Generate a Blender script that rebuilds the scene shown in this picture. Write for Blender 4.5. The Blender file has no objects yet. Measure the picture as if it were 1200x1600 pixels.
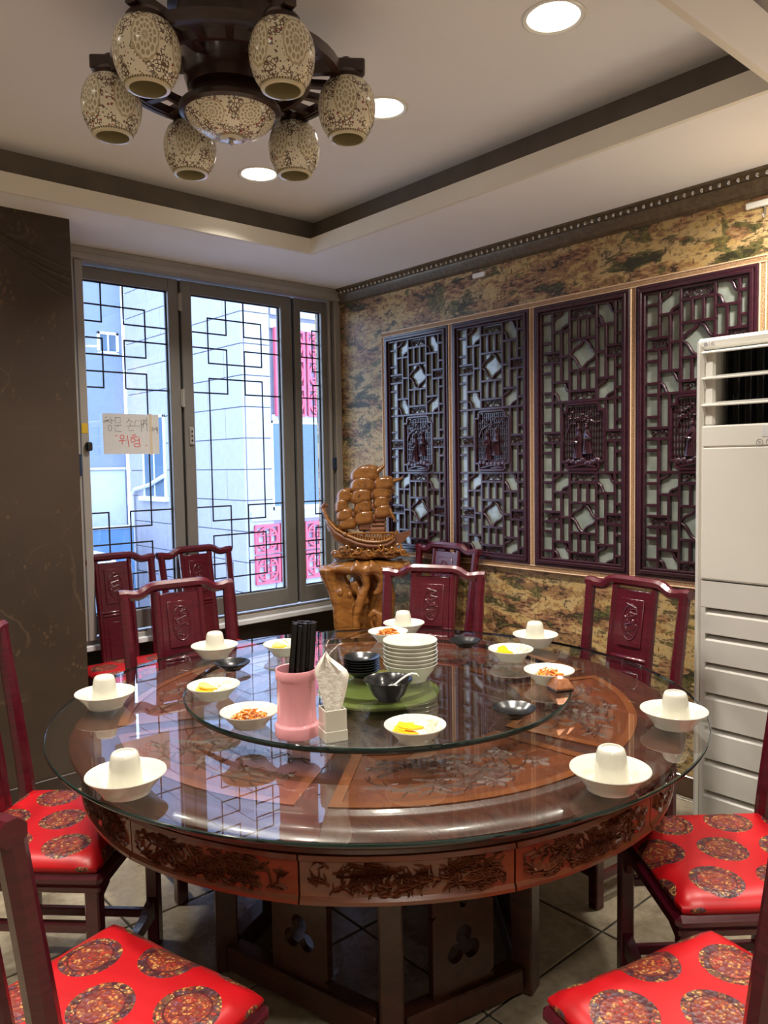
import bpy, math, random
import numpy as np
from mathutils import Matrix, Vector
random.seed(7)
PI = math.pi
SC = bpy.context.scene
COL = SC.collection

# ------------------------------------------------------------------ camera
YAW, PITCH, ROLL, FPX, HC = 0.8467, -0.0632, -0.0166, 1212.66, 1.48
fw = Vector((math.cos(PITCH) * math.cos(YAW), math.cos(PITCH) * math.sin(YAW), math.sin(PITCH)))
r0 = Vector((math.sin(YAW), -math.cos(YAW), 0))
u0 = r0.cross(fw)
rr = r0 * math.cos(ROLL) + u0 * math.sin(ROLL)
uu = u0 * math.cos(ROLL) - r0 * math.sin(ROLL)
cam = bpy.data.cameras.new('camera')
cam.sensor_fit = 'VERTICAL'
cam.sensor_height = 36.0
cam.sensor_width = 27.0
cam.lens = FPX / 1600 * 36
cam.clip_start = 0.02
camo = bpy.data.objects.new('camera', cam)
COL.objects.link(camo)
camo.matrix_world = Matrix(((rr.x, uu.x, -fw.x, 0), (rr.y, uu.y, -fw.y, 0), (rr.z, uu.z, -fw.z, HC), (0, 0, 0, 1)))
SC.camera = camo

# ------------------------------------------------------------------ world, exposure
w = bpy.data.worlds.new('overcast_sky')
SC.world = w
w.use_nodes = True
bg = w.node_tree.nodes['Background']
bg.inputs[0].default_value = (0.56, 0.72, 1.0, 1)
bg.inputs[1].default_value = 5.2
SC.view_settings.view_transform = 'Standard'
SC.view_settings.look = 'None'
SC.view_settings.exposure = 0.2
SC.view_settings.gamma = 1.0
SC.view_settings.use_curve_mapping = False
SC.cycles.use_denoising = True
SC.cycles.max_bounces = 8
SC.cycles.diffuse_bounces = 4
SC.cycles.glossy_bounces = 4
SC.cycles.transparent_max_bounces = 16
SC.cycles.sample_clamp_indirect = 6.0
LAMP_COL = (1.0, 0.91, 0.80)
LAMP_W = 14.5

# ------------------------------------------------------------------ room dimensions
XW, YW, HS = 3.177, 4.063, 2.594          # right wall, window wall, soffit height
HT = 2.80                                  # tray ceiling
XT, YT, YN, XN = 2.506, 3.389, 1.019, -0.6  # tray opening
TX, TY = 1.538, 1.781                      # table centre
ZG, ZS = 0.77, 0.815                       # table glass top, turntable glass top
LIGHTS = [(1.99, 1.45), (1.99, 2.22), (1.99, 3.07)]

# ------------------------------------------------------------------ materials
MATS = {}
def nt(name):
    m = bpy.data.materials.new(name)
    m.use_nodes = True
    MATS[name] = m
    t = m.node_tree
    b = t.nodes['Principled BSDF']
    return m, t, b
def N(t, kind, **kw):
    n = t.nodes.new(kind)
    for k, v in kw.items():
        if k.startswith('i_'):
            n.inputs[k[2:].replace('_', ' ')].default_value = v
        else:
            setattr(n, k, v)
    return n
def L(t, a, b):
    t.links.new(a, b)
def col4(c):
    return (c[0], c[1], c[2], 1)
def ramp(t, fac, stops, interp='LINEAR'):
    r = t.nodes.new('ShaderNodeValToRGB')
    r.color_ramp.interpolation = interp
    while len(r.color_ramp.elements) < len(stops):
        r.color_ramp.elements.new(0.5)
    for e, (p, c) in zip(r.color_ramp.elements, stops):
        e.position = p
        e.color = col4(c) if not isinstance(c, float) else (c, c, c, 1)
    L(t, fac, r.inputs[0])
    return r.outputs[0]
def mixc(t, fac, a, b, mode='MIX'):
    n = t.nodes.new('ShaderNodeMix')
    n.data_type = 'RGBA'
    n.blend_type = mode
    for i, v in ((0, fac), (6, a), (7, b)):
        if hasattr(v, 'is_output'):
            L(t, v, n.inputs[i])
        else:
            n.inputs[i].default_value = v if i == 0 else col4(v)
    return n.outputs[2]
def mth(t, op, a, b=None, c=None, clamp=False):
    n = t.nodes.new('ShaderNodeMath')
    n.operation = op
    n.use_clamp = clamp
    for i, v in enumerate((a, b, c)):
        if v is None:
            continue
        if hasattr(v, 'is_output'):
            L(t, v, n.inputs[i])
        else:
            n.inputs[i].default_value = v
    return n.outputs[0]
def coords(t, scale=(1, 1, 1), loc=(0, 0, 0), kind='Object', rot=(0, 0, 0)):
    tc = t.nodes.new('ShaderNodeTexCoord')
    mp = t.nodes.new('ShaderNodeMapping')
    mp.inputs['Scale'].default_value = scale
    mp.inputs['Location'].default_value = loc
    mp.inputs['Rotation'].default_value = rot
    L(t, tc.outputs[kind], mp.inputs[0])
    return mp.outputs[0]
def noise(t, vec, scale, detail=3, rough=0.5, dist=0.0):
    n = N(t, 'ShaderNodeTexNoise')
    n.inputs['Scale'].default_value = scale
    n.inputs['Detail'].default_value = detail
    n.inputs['Roughness'].default_value = rough
    n.inputs['Distortion'].default_value = dist
    L(t, vec, n.inputs['Vector'])
    return n
def voro(t, vec, scale, feature='F1', rnd=1.0):
    n = N(t, 'ShaderNodeTexVoronoi', feature=feature)
    n.inputs['Scale'].default_value = scale
    n.inputs['Randomness'].default_value = rnd
    L(t, vec, n.inputs['Vector'])
    return n
def bump(t, b, h, strength=0.2, dist=0.01):
    n = N(t, 'ShaderNodeBump')
    n.inputs['Strength'].default_value = strength
    n.inputs['Distance'].default_value = dist
    L(t, h, n.inputs['Height'])
    L(t, n.outputs[0], b.inputs['Normal'])
def plain(name, c, rough=0.5, metal=0.0, coat=0.0, var=0.0, vscale=8.0, bstr=0.0, bscale=60.0, spec=0.5, stretch=(1, 1, 1), sss=0.0):
    m, t, b = nt(name)
    b.inputs['Base Color'].default_value = col4(c)
    b.inputs['Roughness'].default_value = rough
    b.inputs['Metallic'].default_value = metal
    b.inputs['Coat Weight'].default_value = coat
    b.inputs['Coat Roughness'].default_value = 0.08
    b.inputs['Specular IOR Level'].default_value = spec
    if sss:
        b.inputs['Subsurface Weight'].default_value = sss
        b.inputs['Subsurface Radius'].default_value = (0.01, 0.006, 0.004)
    if var or bstr:
        v = coords(t, stretch)
    if var:
        n = noise(t, v, vscale, 4)
        L(t, ramp(t, n.outputs[0], [(0.25, tuple(x * (1 - var) for x in c)), (0.75, tuple(min(1, x * (1 + var)) for x in c))]), b.inputs['Base Color'])
    if bstr:
        bump(t, b, noise(t, v, bscale, 3).outputs[0], bstr)
    return m
def wood(name, c1, c2, rough=0.3, coat=0.4, scale=6.0, stretch=(1, 1, 8)):
    m, t, b = nt(name)
    v = coords(t, stretch)
    n = noise(t, v, scale, 6, 0.6, 0.8)
    L(t, ramp(t, n.outputs[0], [(0.3, c1), (0.7, c2)]), b.inputs['Base Color'])
    b.inputs['Roughness'].default_value = rough
    b.inputs['Coat Weight'].default_value = coat
    b.inputs['Coat Roughness'].default_value = 0.1
    bump(t, b, n.outputs[0], 0.06)
    return m

plain('paint_ceiling', (0.90, 0.89, 0.87), 0.7, var=0.02, vscale=2)
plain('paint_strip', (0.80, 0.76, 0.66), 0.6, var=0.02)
plain('cove_shade', (0.19, 0.16, 0.13), 0.8, var=0.15)  # shade inside the cove put into the colour, darker than the ceiling paint
plain('plaster', (0.66, 0.61, 0.54), 0.8, var=0.05)
plain('dark_panelling', (0.030, 0.018, 0.014), 0.45, var=0.25, vscale=6, stretch=(1, 1, 6))
plain('aluminium', (0.40, 0.38, 0.35), 0.4, metal=0.2, var=0.05, vscale=12)
plain('aluminium_dark', (0.21, 0.20, 0.185), 0.42, metal=0.2, var=0.05)
plain('sill_paint', (0.70, 0.72, 0.75), 0.35, var=0.04)
plain('rubber', (0.012, 0.012, 0.014), 0.5, var=0.1)
plain('lattice_black', (0.012, 0.010, 0.014), 0.5, var=0.1)
plain('blue_handle', (0.012, 0.03, 0.07), 0.4, var=0.1)
plain('yellow_sticker', (0.75, 0.50, 0.03), 0.5, var=0.1)
plain('paper', (0.70, 0.71, 0.72), 0.8, var=0.03, vscale=30)
plain('tape', (0.70, 0.60, 0.45), 0.3, var=0.05)
plain('ink_black', (0.06, 0.06, 0.07), 0.6, var=0.2, vscale=60)
plain('ink_red', (0.75, 0.05, 0.04), 0.6, var=0.2, vscale=60)
plain('grout', (0.030, 0.026, 0.022), 0.7, var=0.2, vscale=30)
wood('panel_wood', (0.022, 0.005, 0.010), (0.045, 0.010, 0.020), 0.32, 0.35, 8)
wood('chair_lacquer', (0.050, 0.0025, 0.008), (0.088, 0.005, 0.014), 0.27, 0.35, 9)
wood('table_wood', (0.080, 0.021, 0.008), (0.165, 0.044, 0.014), 0.32, 0.2, 5, (6, 1, 6))
wood('table_wood_dark', (0.036, 0.012, 0.007), (0.075, 0.022, 0.011), 0.32, 0.2, 5, (6, 1, 6))
wood('carving_wood', (0.048, 0.015, 0.008), (0.095, 0.027, 0.011), 0.5, 0.0, 8)
wood('apron_wood', (0.088, 0.020, 0.007), (0.17, 0.041, 0.012), 0.28, 0.4, 5, (1, 1, 6))
wood('apron_carving', (0.070, 0.019, 0.008), (0.135, 0.036, 0.013), 0.36, 0.2, 8)
wood('frame_wood', (0.145, 0.044, 0.014), (0.22, 0.068, 0.021), 0.28, 0.5, 8)
wood('amber_wood', (0.15, 0.055, 0.013), (0.38, 0.165, 0.04), 0.22, 0.6, 9, (1, 1, 3))
wood('ship_dark_wood', (0.13, 0.045, 0.020), (0.22, 0.09, 0.045), 0.4, 0.3, 14)
wood('fitting_wood', (0.018, 0.008, 0.007), (0.045, 0.016, 0.013), 0.3, 0.4, 9)
wood('baseboard_wood', (0.05, 0.025, 0.014), (0.09, 0.045, 0.024), 0.35, 0.3, 7, (1, 1, 1))
plain('gold_moulding', (0.42, 0.25, 0.13), 0.38, metal=0.25, var=0.5, vscale=220, bstr=0.8, bscale=260)
plain('gold_edge', (0.80, 0.58, 0.38), 0.35, metal=0.2, var=0.15, vscale=60)
plain('bronze_cornice', (0.13, 0.095, 0.055), 0.4, metal=0.4, var=0.3, vscale=40)
plain('silver_bead', (0.62, 0.56, 0.47), 0.25, metal=0.8, var=0.1)
plain('ac_cream', (0.65, 0.64, 0.585), 0.32, var=0.015, coat=0.2)
plain('ac_grille', (0.58, 0.57, 0.53), 0.42, var=0.015)
plain('ac_dark', (0.006, 0.006, 0.007), 0.5, var=0.2)
plain('ac_slot', (0.05, 0.05, 0.05), 0.6, var=0.2)
plain('ac_grey', (0.30, 0.30, 0.30), 0.4, var=0.1)
plain('ac_display', (0.60, 0.62, 0.62), 0.15, var=0.1)
plain('porcelain', (0.60, 0.59, 0.50), 0.14, coat=0.3, var=0.01)
plain('porcelain_cool', (0.82, 0.81, 0.74), 0.16, coat=0.3, var=0.01)
plain('black_ware', (0.008, 0.009, 0.010), 0.22, coat=0.3, var=0.2)
plain('black_stick', (0.008, 0.008, 0.009), 0.32, var=0.3, vscale=30)
plain('pink_plastic', (0.78, 0.34, 0.38), 0.24, coat=0.3, var=0.02)
plain('napkin_paper', (0.86, 0.84, 0.76), 0.85, var=0.02, bstr=0.3, bscale=120)
plain('radish', (0.90, 0.47, 0.015), 0.22, var=0.08, vscale=60, sss=0.1)
plain('onion', (0.84, 0.84, 0.68), 0.2, var=0.05, vscale=60, sss=0.15)
plain('orange_pickle', (0.62, 0.17, 0.012), 0.3, var=0.45, vscale=70, sss=0.05)
plain('copper', (0.55, 0.24, 0.12), 0.28, metal=0.75, var=0.3, vscale=90)
plain('chrome', (0.6, 0.58, 0.55), 0.15, metal=0.9, var=0.05)
plain('green_disc', (0.13, 0.155, 0.035), 0.25, coat=0.3, var=0.06, vscale=20)
plain('stone_cladding', (0.43, 0.43, 0.50), 0.65, var=0.06, vscale=14)
plain('stone_joint', (0.22, 0.22, 0.27), 0.8, var=0.1)
plain('blue_facade', (0.26, 0.32, 0.42), 0.7, var=0.06, vscale=1.5)
plain('pale_panel', (0.62, 0.68, 0.70), 0.6, var=0.05)
plain('blue_panel', (0.12, 0.26, 0.46), 0.6, var=0.08)
plain('red_fret', (0.66, 0.10, 0.16), 0.5, var=0.1)
plain('fret_backing', (0.34, 0.30, 0.42), 0.6, var=0.1)
plain('outdoor_glass', (0.10, 0.17, 0.25), 0.12, var=0.15, vscale=1)
plain('outdoor_white', (0.75, 0.76, 0.78), 0.5, var=0.04)
plain('asphalt', (0.10, 0.10, 0.11), 0.85, var=0.2)
plain('brass_dot', (0.1, 0.08, 0.06), 0.3, metal=0.7, var=0.1)

def emis(name, c, s):
    m, t, b = nt(name)
    b.inputs['Base Color'].default_value = col4(c)
    b.inputs['Emission Color'].default_value = col4(c)
    b.inputs['Emission Strength'].default_value = s
emis('lamp_lens', (1.0, 0.93, 0.80), 6.0)
emis('ac_led', (0.95, 0.97, 1.0), 1.0)

def glass(name, tint, spec_c=(1, 1, 1), f0=0.045, rough=0.0):
    m, t, b = nt(name)
    t.nodes.remove(b)
    out = [n for n in t.nodes if n.type == 'OUTPUT_MATERIAL'][0]
    lw = N(t, 'ShaderNodeLayerWeight')
    lw.inputs[0].default_value = 0.5
    f5 = mth(t, 'POWER', lw.outputs['Facing'], 5.0)
    fac = mth(t, 'MULTIPLY_ADD', f5, 1 - f0, f0, True)
    tr = N(t, 'ShaderNodeBsdfTransparent')
    tr.inputs[0].default_value = col4(tint)
    gl = N(t, 'ShaderNodeBsdfGlossy')
    gl.inputs[0].default_value = col4(spec_c)
    gl.inputs['Roughness'].default_value = rough
    mx = N(t, 'ShaderNodeMixShader')
    L(t, fac, mx.inputs[0]); L(t, tr.outputs[0], mx.inputs[1]); L(t, gl.outputs[0], mx.inputs[2])
    L(t, mx.outputs[0], out.inputs[0])
glass('window_glass', (0.97, 0.98, 1.0))
glass('table_glass', (0.90, 0.93, 0.91), f0=0.10)
glass('susan_glass', (0.84, 0.90, 0.88), f0=0.10)
plain('glass_edge', (0.005, 0.016, 0.014), 0.06, coat=0.6, var=0.1)

# pale glass behind the lattice panels
m, t, b = nt('panel_backing')
v = coords(t, (1, 1, 1))
L(t, ramp(t, noise(t, v, 9, 4, 0.6, 1.0).outputs[0], [(0.3, (0.21, 0.25, 0.22)), (0.7, (0.33, 0.37, 0.33))]), b.inputs['Base Color'])
b.inputs['Roughness'].default_value = 0.16
b.inputs['Coat Weight'].default_value = 0.6
b.inputs['Coat Roughness'].default_value = 0.03

# stone floor tile
m, t, b = nt('floor_tile')
oi = N(t, 'ShaderNodeObjectInfo')
tc = N(t, 'ShaderNodeTexCoord')
va = N(t, 'ShaderNodeVectorMath', operation='ADD')
cx = N(t, 'ShaderNodeCombineXYZ')
L(t, mth(t, 'MULTIPLY', oi.outputs['Random'], 50.0), cx.inputs[0])
L(t, tc.outputs['Object'], va.inputs[0]); L(t, cx.outputs[0], va.inputs[1])
n1 = noise(t, va.outputs[0], 5.0, 8, 0.62, 0.6)
n2 = noise(t, va.outputs[0], 38.0, 5, 0.6)
c1 = ramp(t, n1.outputs[0], [(0.25, (0.15, 0.115, 0.07)), (0.45, (0.33, 0.27, 0.18)), (0.62, (0.46, 0.39, 0.27)), (0.8, (0.25, 0.20, 0.13))])
L(t, mixc(t, 0.35, c1, ramp(t, n2.outputs[0], [(0.3, (0.08, 0.07, 0.05)), (0.7, (0.40, 0.36, 0.29))])), b.inputs['Base Color'])
L(t, ramp(t, n1.outputs[0], [(0.3, 0.2), (0.7, 0.42)]), b.inputs['Roughness'])
bump(t, b, mth(t, 'ADD', n1.outputs[0], mth(t, 'MULTIPLY', n2.outputs[0], 0.35)), 0.45, 0.012)

# scroll-painting wallpaper: hills, roofs and trees in gold, olive and brown
m, t, b = nt('scroll_wallpaper')
v = coords(t, (1, 1.0, 2.8))
vd = N(t, 'ShaderNodeVectorMath', operation='ADD')
dn = noise(t, v, 4.0, 4, 0.6)
ds = N(t, 'ShaderNodeVectorMath', operation='SCALE')
L(t, dn.outputs['Color'], ds.inputs[0]); ds.inputs['Scale'].default_value = 0.28
L(t, v, vd.inputs[0]); L(t, ds.outputs[0], vd.inputs[1])
VV = vd.outputs[0]
big = noise(t, VV, 2.6, 12, 0.70)
c = ramp(t, big.outputs[0], [(0.0, (0.030, 0.026, 0.013)), (0.395, (0.040, 0.036, 0.016)), (0.402, (0.125, 0.11, 0.035)), (0.428, (0.15, 0.125, 0.04)), (0.434, (0.09, 0.05, 0.028)), (0.443, (0.10, 0.055, 0.03)), (0.449, (0.46, 0.33, 0.16)), (0.51, (0.52, 0.355, 0.14)), (0.538, (0.44, 0.27, 0.095)), (0.545, (0.20, 0.085, 0.04)), (0.562, (0.34, 0.19, 0.085)), (0.592, (0.28, 0.15, 0.06)), (0.598, (0.055, 0.03, 0.018)), (0.64, (0.045, 0.035, 0.018)), (0.65, (0.13, 0.12, 0.04))])
c = mixc(t, 0.6, c, ramp(t, noise(t, coords(t, (1, 1, 1.4)), 42, 4, 0.6).outputs[0], [(0.36, (0.12, 0.09, 0.07)), (0.47, (0.9, 0.9, 0.85)), (0.66, (1.0, 1.0, 1.0))]), 'MULTIPLY')
v2 = coords(t, (1, 1, 1.7), (3, 5, 2))
tr_ = noise(t, v2, 5.0, 5, 0.6, 0.6)
tm = ramp(t, tr_.outputs[0], [(0.575, 0.0), (0.59, 1.0)])
treec = ramp(t, noise(t, v2, 60, 3).outputs[0], [(0.35, (0.018, 0.022, 0.010)), (0.55, (0.085, 0.092, 0.024)), (0.7, (0.22, 0.19, 0.055))])
c = mixc(t, mth(t, 'MULTIPLY', tm, 0.8), c, treec)
v3 = coords(t, (1, 1, 2.4), (8, 1, 4))
hs = noise(t, v3, 4.4, 3, 0.5)
hmask = ramp(t, hs.outputs[0], [(0.575, 0.0), (0.585, 1.0)])
wv = voro(t, coords(t, (1, 16, 55)), 1.5)
housec = ramp(t, wv.outputs['Distance'], [(0.2, (0.05, 0.024, 0.017)), (0.45, (0.22, 0.085, 0.04)), (0.8, (0.46, 0.28, 0.13))])
c = mixc(t, mth(t, 'MULTIPLY', hmask, 0.75), c, housec)
sp = voro(t, coords(t, (1, 22, 30)), 1.0)
spm = ramp(t, sp.outputs['Distance'], [(0.14, 1.0), (0.22, 0.0)])
spn = ramp(t, noise(t, VV, 6, 2).outputs[0], [(0.5, 0.0), (0.58, 1.0)])
c = mixc(t, mth(t, 'MULTIPLY', mth(t, 'MULTIPLY', spm, spn), 0.75), c, (0.06, 0.028, 0.018))
st = voro(t, coords(t, (1, 60, 16)), 1.0)
stm = mth(t, 'MULTIPLY', ramp(t, st.outputs['Distance'], [(0.16, 1.0), (0.24, 0.0)]), ramp(t, noise(t, coords(t, (1, 1, 2), (2, 7, 1)), 5.5, 3).outputs[0], [(0.50, 0.0), (0.55, 1.0)]))
c = mixc(t, mth(t, 'MULTIPLY', stm, 0.8), c, (0.05, 0.026, 0.017))
L(t, c, b.inputs['Base Color'])
b.inputs['Roughness'].default_value = 0.42
bump(t, b, noise(t, coords(t), 150, 2).outputs[0], 0.12, 0.004)

# dark brown wallpaper with tan sprays
m, t, b = nt('brown_wallpaper')
v = coords(t, (1, 1, 1))
dn = noise(t, v, 2.0, 4)
dsn = N(t, 'ShaderNodeVectorMath', operation='SCALE'); dsn.inputs['Scale'].default_value = 0.6
L(t, dn.outputs['Color'], dsn.inputs[0])
va = N(t, 'ShaderNodeVectorMath', operation='ADD'); L(t, v, va.inputs[0]); L(t, dsn.outputs[0], va.inputs[1])
e = voro(t, va.outputs[0], 1.9, 'DISTANCE_TO_EDGE')
em = ramp(t, e.outputs['Distance'], [(0.0, 1.0), (0.016, 0.0)])
bm_ = ramp(t, noise(t, v, 3.1, 2).outputs[0], [(0.45, 0.0), (0.6, 0.6)])
lf = voro(t, coords(t, (46, 46, 30), (0, 0, 0), 'Object', (0.3, 0.5, 0.2)), 1.0)
lm = ramp(t, lf.outputs['Distance'], [(0.25, 1.0), (0.33, 0.0)])
lreg = ramp(t, noise(t, coords(t, (1, 1, 1), (5, 2, 8)), 3.4, 4, 0.6).outputs[0], [(0.53, 0.0), (0.62, 0.8)])
base = ramp(t, noise(t, v, 1.4, 5).outputs[0], [(0.3, (0.030, 0.018, 0.011)), (0.7, (0.058, 0.035, 0.022))])
c = mixc(t, mth(t, 'MULTIPLY', em, bm_), base, (0.105, 0.066, 0.036))
c = mixc(t, mth(t, 'MULTIPLY', lm, lreg), c, (0.120, 0.070, 0.032))
L(t, c, b.inputs['Base Color'])
b.inputs['Roughness'].default_value = 0.5
bump(t, b, noise(t, coords(t), 120, 2).outputs[0], 0.1, 0.003)

# red satin with round brocade medallions
m, t, b = nt('brocade_cushion')
tc = N(t, 'ShaderNodeTexCoord')
sx = N(t, 'ShaderNodeSeparateXYZ'); L(t, tc.outputs['Object'], sx.inputs[0])
PXc, PYc = 0.142, 0.163
ci = mth(t, 'FLOOR', mth(t, 'ADD', mth(t, 'DIVIDE', sx.outputs[0], PXc), 100.5))
fx = mth(t, 'SUBTRACT', sx.outputs[0], mth(t, 'MULTIPLY', mth(t, 'SUBTRACT', ci, 100.0), PXc))
fy = mth(t, 'MULTIPLY', mth(t, 'SUBTRACT', mth(t, 'FRACT', mth(t, 'ADD', mth(t, 'ADD', mth(t, 'DIVIDE', sx.outputs[1], PYc), 100.44), mth(t, 'MULTIPLY', mth(t, 'MODULO', ci, 2.0), 0.5))), 0.5), PYc)
d = mth(t, 'SQRT', mth(t, 'ADD', mth(t, 'MULTIPLY', fx, fx), mth(t, 'MULTIPLY', fy, fy)))
mask = mth(t, 'LESS_THAN', d, 0.062)
ang = mth(t, 'ARCTAN2', fy, fx)
vo = voro(t, coords(t, (1, 1, 1)), 95)
vo2 = voro(t, coords(t, (1, 1, 1), (3, 1, 0)), 150)
bro = ramp(t, vo.outputs['Color'], [(0.0, (0.05, 0.012, 0.018)), (0.27, (0.36, 0.09, 0.025)), (0.42, (0.12, 0.06, 0.09)), (0.52, (0.50, 0.28, 0.09)), (0.66, (0.34, 0.035, 0.02)), (0.80, (0.48, 0.20, 0.05))], 'CONSTANT')
lines = ramp(t, vo2.outputs['Distance'], [(0.36, 0.0), (0.46, 1.0)])
bro = mixc(t, mth(t, 'MULTIPLY', lines, 0.85), bro, (0.06, 0.018, 0.02))
ring = mth(t, 'LESS_THAN', mth(t, 'ABSOLUTE', mth(t, 'SUBTRACT', d, 0.044)), 0.0018)
ring2 = mth(t, 'LESS_THAN', mth(t, 'ABSOLUTE', mth(t, 'SUBTRACT', d, 0.0165)), 0.0015)
bro = mixc(t, mth(t, 'MAXIMUM', ring, ring2), bro, (0.07, 0.012, 0.015))
inner = mth(t, 'LESS_THAN', d, 0.0425)
bro = mixc(t, mth(t, 'MULTIPLY', inner, 0.25), bro, (0.40, 0.045, 0.02))
L(t, mixc(t, mask, (0.42, 0.005, 0.009), bro), b.inputs['Base Color'])
b.inputs['Roughness'].default_value = 0.38
b.inputs['Sheen Weight'].default_value = 0.0
b.inputs['Specular IOR Level'].default_value = 0.35
bump(t, b, mth(t, 'MULTIPLY', vo.outputs['Distance'], mask), 0.35, 0.004)

# painted openwork porcelain of the ceiling lamp
def lamp_china(name, reps):
    m, t, b = nt(name)
    tc = N(t, 'ShaderNodeTexCoord')
    s = N(t, 'ShaderNodeSeparateXYZ'); L(t, tc.outputs['UV'], s.inputs[0])
    fu = mth(t, 'SUBTRACT', mth(t, 'FRACT', mth(t, 'MULTIPLY', s.outputs[0], float(reps))), 0.5)
    dv = mth(t, 'MULTIPLY', mth(t, 'SUBTRACT', s.outputs[1], 0.57), 1.55)
    d = mth(t, 'SQRT', mth(t, 'ADD', mth(t, 'MULTIPLY', fu, fu), mth(t, 'MULTIPLY', dv, dv)))
    a = mth(t, 'ARCTAN2', dv, fu)
    pet = mth(t, 'ABSOLUTE', mth(t, 'SINE', mth(t, 'ADD', mth(t, 'MULTIPLY', a, 6.0), mth(t, 'MULTIPLY', mth(t, 'FLOOR', mth(t, 'MULTIPLY', d, 11.0)), 1.57))))
    rad = mth(t, 'ABSOLUTE', mth(t, 'SINE', mth(t, 'MULTIPLY', d, 34.6)))
    ros = mth(t, 'GREATER_THAN', mth(t, 'MULTIPLY', pet, rad), 0.42)
    inr = mth(t, 'LESS_THAN', d, 0.30)
    rim = mth(t, 'LESS_THAN', mth(t, 'ABSOLUTE', mth(t, 'SUBTRACT', d, 0.315)), 0.014)
    vo = voro(t, coords(t, (1, 1, 1)), 105, 'DISTANCE_TO_EDGE')
    vf = voro(t, coords(t, (1, 1, 1)), 85)
    nz = noise(t, coords(t), 24, 4, 0.65)
    scroll = mth(t, 'MULTIPLY', mth(t, 'LESS_THAN', vo.outputs['Distance'], 0.12), mth(t, 'GREATER_THAN', nz.outputs[0], 0.49))
    blot = mth(t, 'LESS_THAN', vf.outputs['Distance'], 0.20)
    outm = mth(t, 'SUBTRACT', 1.0, inr)
    c = mixc(t, mth(t, 'MULTIPLY', mth(t, 'MAXIMUM', scroll, blot), outm), (0.92, 0.87, 0.70), (0.17, 0.11, 0.08))
    redm = mth(t, 'MULTIPLY', mth(t, 'MULTIPLY', mth(t, 'LESS_THAN', vf.outputs['Distance'], 0.33), mth(t, 'GREATER_THAN', noise(t, coords(t, (1, 1, 1), (4, 4, 4)), 26, 2).outputs[0], 0.56)), outm)
    c = mixc(t, mth(t, 'MULTIPLY', redm, 0.85), c, (0.32, 0.03, 0.04))
    c = mixc(t, mth(t, 'MULTIPLY', ros, mth(t, 'MULTIPLY', inr, 0.8)), c, (0.40, 0.31, 0.17))
    c = mixc(t, rim, c, (0.60, 0.50, 0.30))
    band = mth(t, 'LESS_THAN', mth(t, 'ABSOLUTE', mth(t, 'SUBTRACT', s.outputs[1], 0.155)), 0.03)
    key = mth(t, 'GREATER_THAN', mth(t, 'SINE', mth(t, 'MULTIPLY', s.outputs[0], 320.0)), 0.0)
    c = mixc(t, band, c, mixc(t, key, (0.52, 0.45, 0.27), (0.14, 0.10, 0.06)))
    low = mth(t, 'LESS_THAN', s.outputs[1], 0.12)
    c = mixc(t, low, c, (0.68, 0.62, 0.42))
    L(t, c, b.inputs['Base Color'])
    b.inputs['Roughness'].default_value = 0.2
    b.inputs['Coat Weight'].default_value = 0.4
    bump(t, b, mth(t, 'MULTIPLY', ros, inr), 0.25, 0.003)
lamp_china('lamp_china', 5)
lamp_china('bowl_china', 6)
plain('lamp_inside', (0.62, 0.55, 0.32), 0.4, var=0.05)

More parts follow.
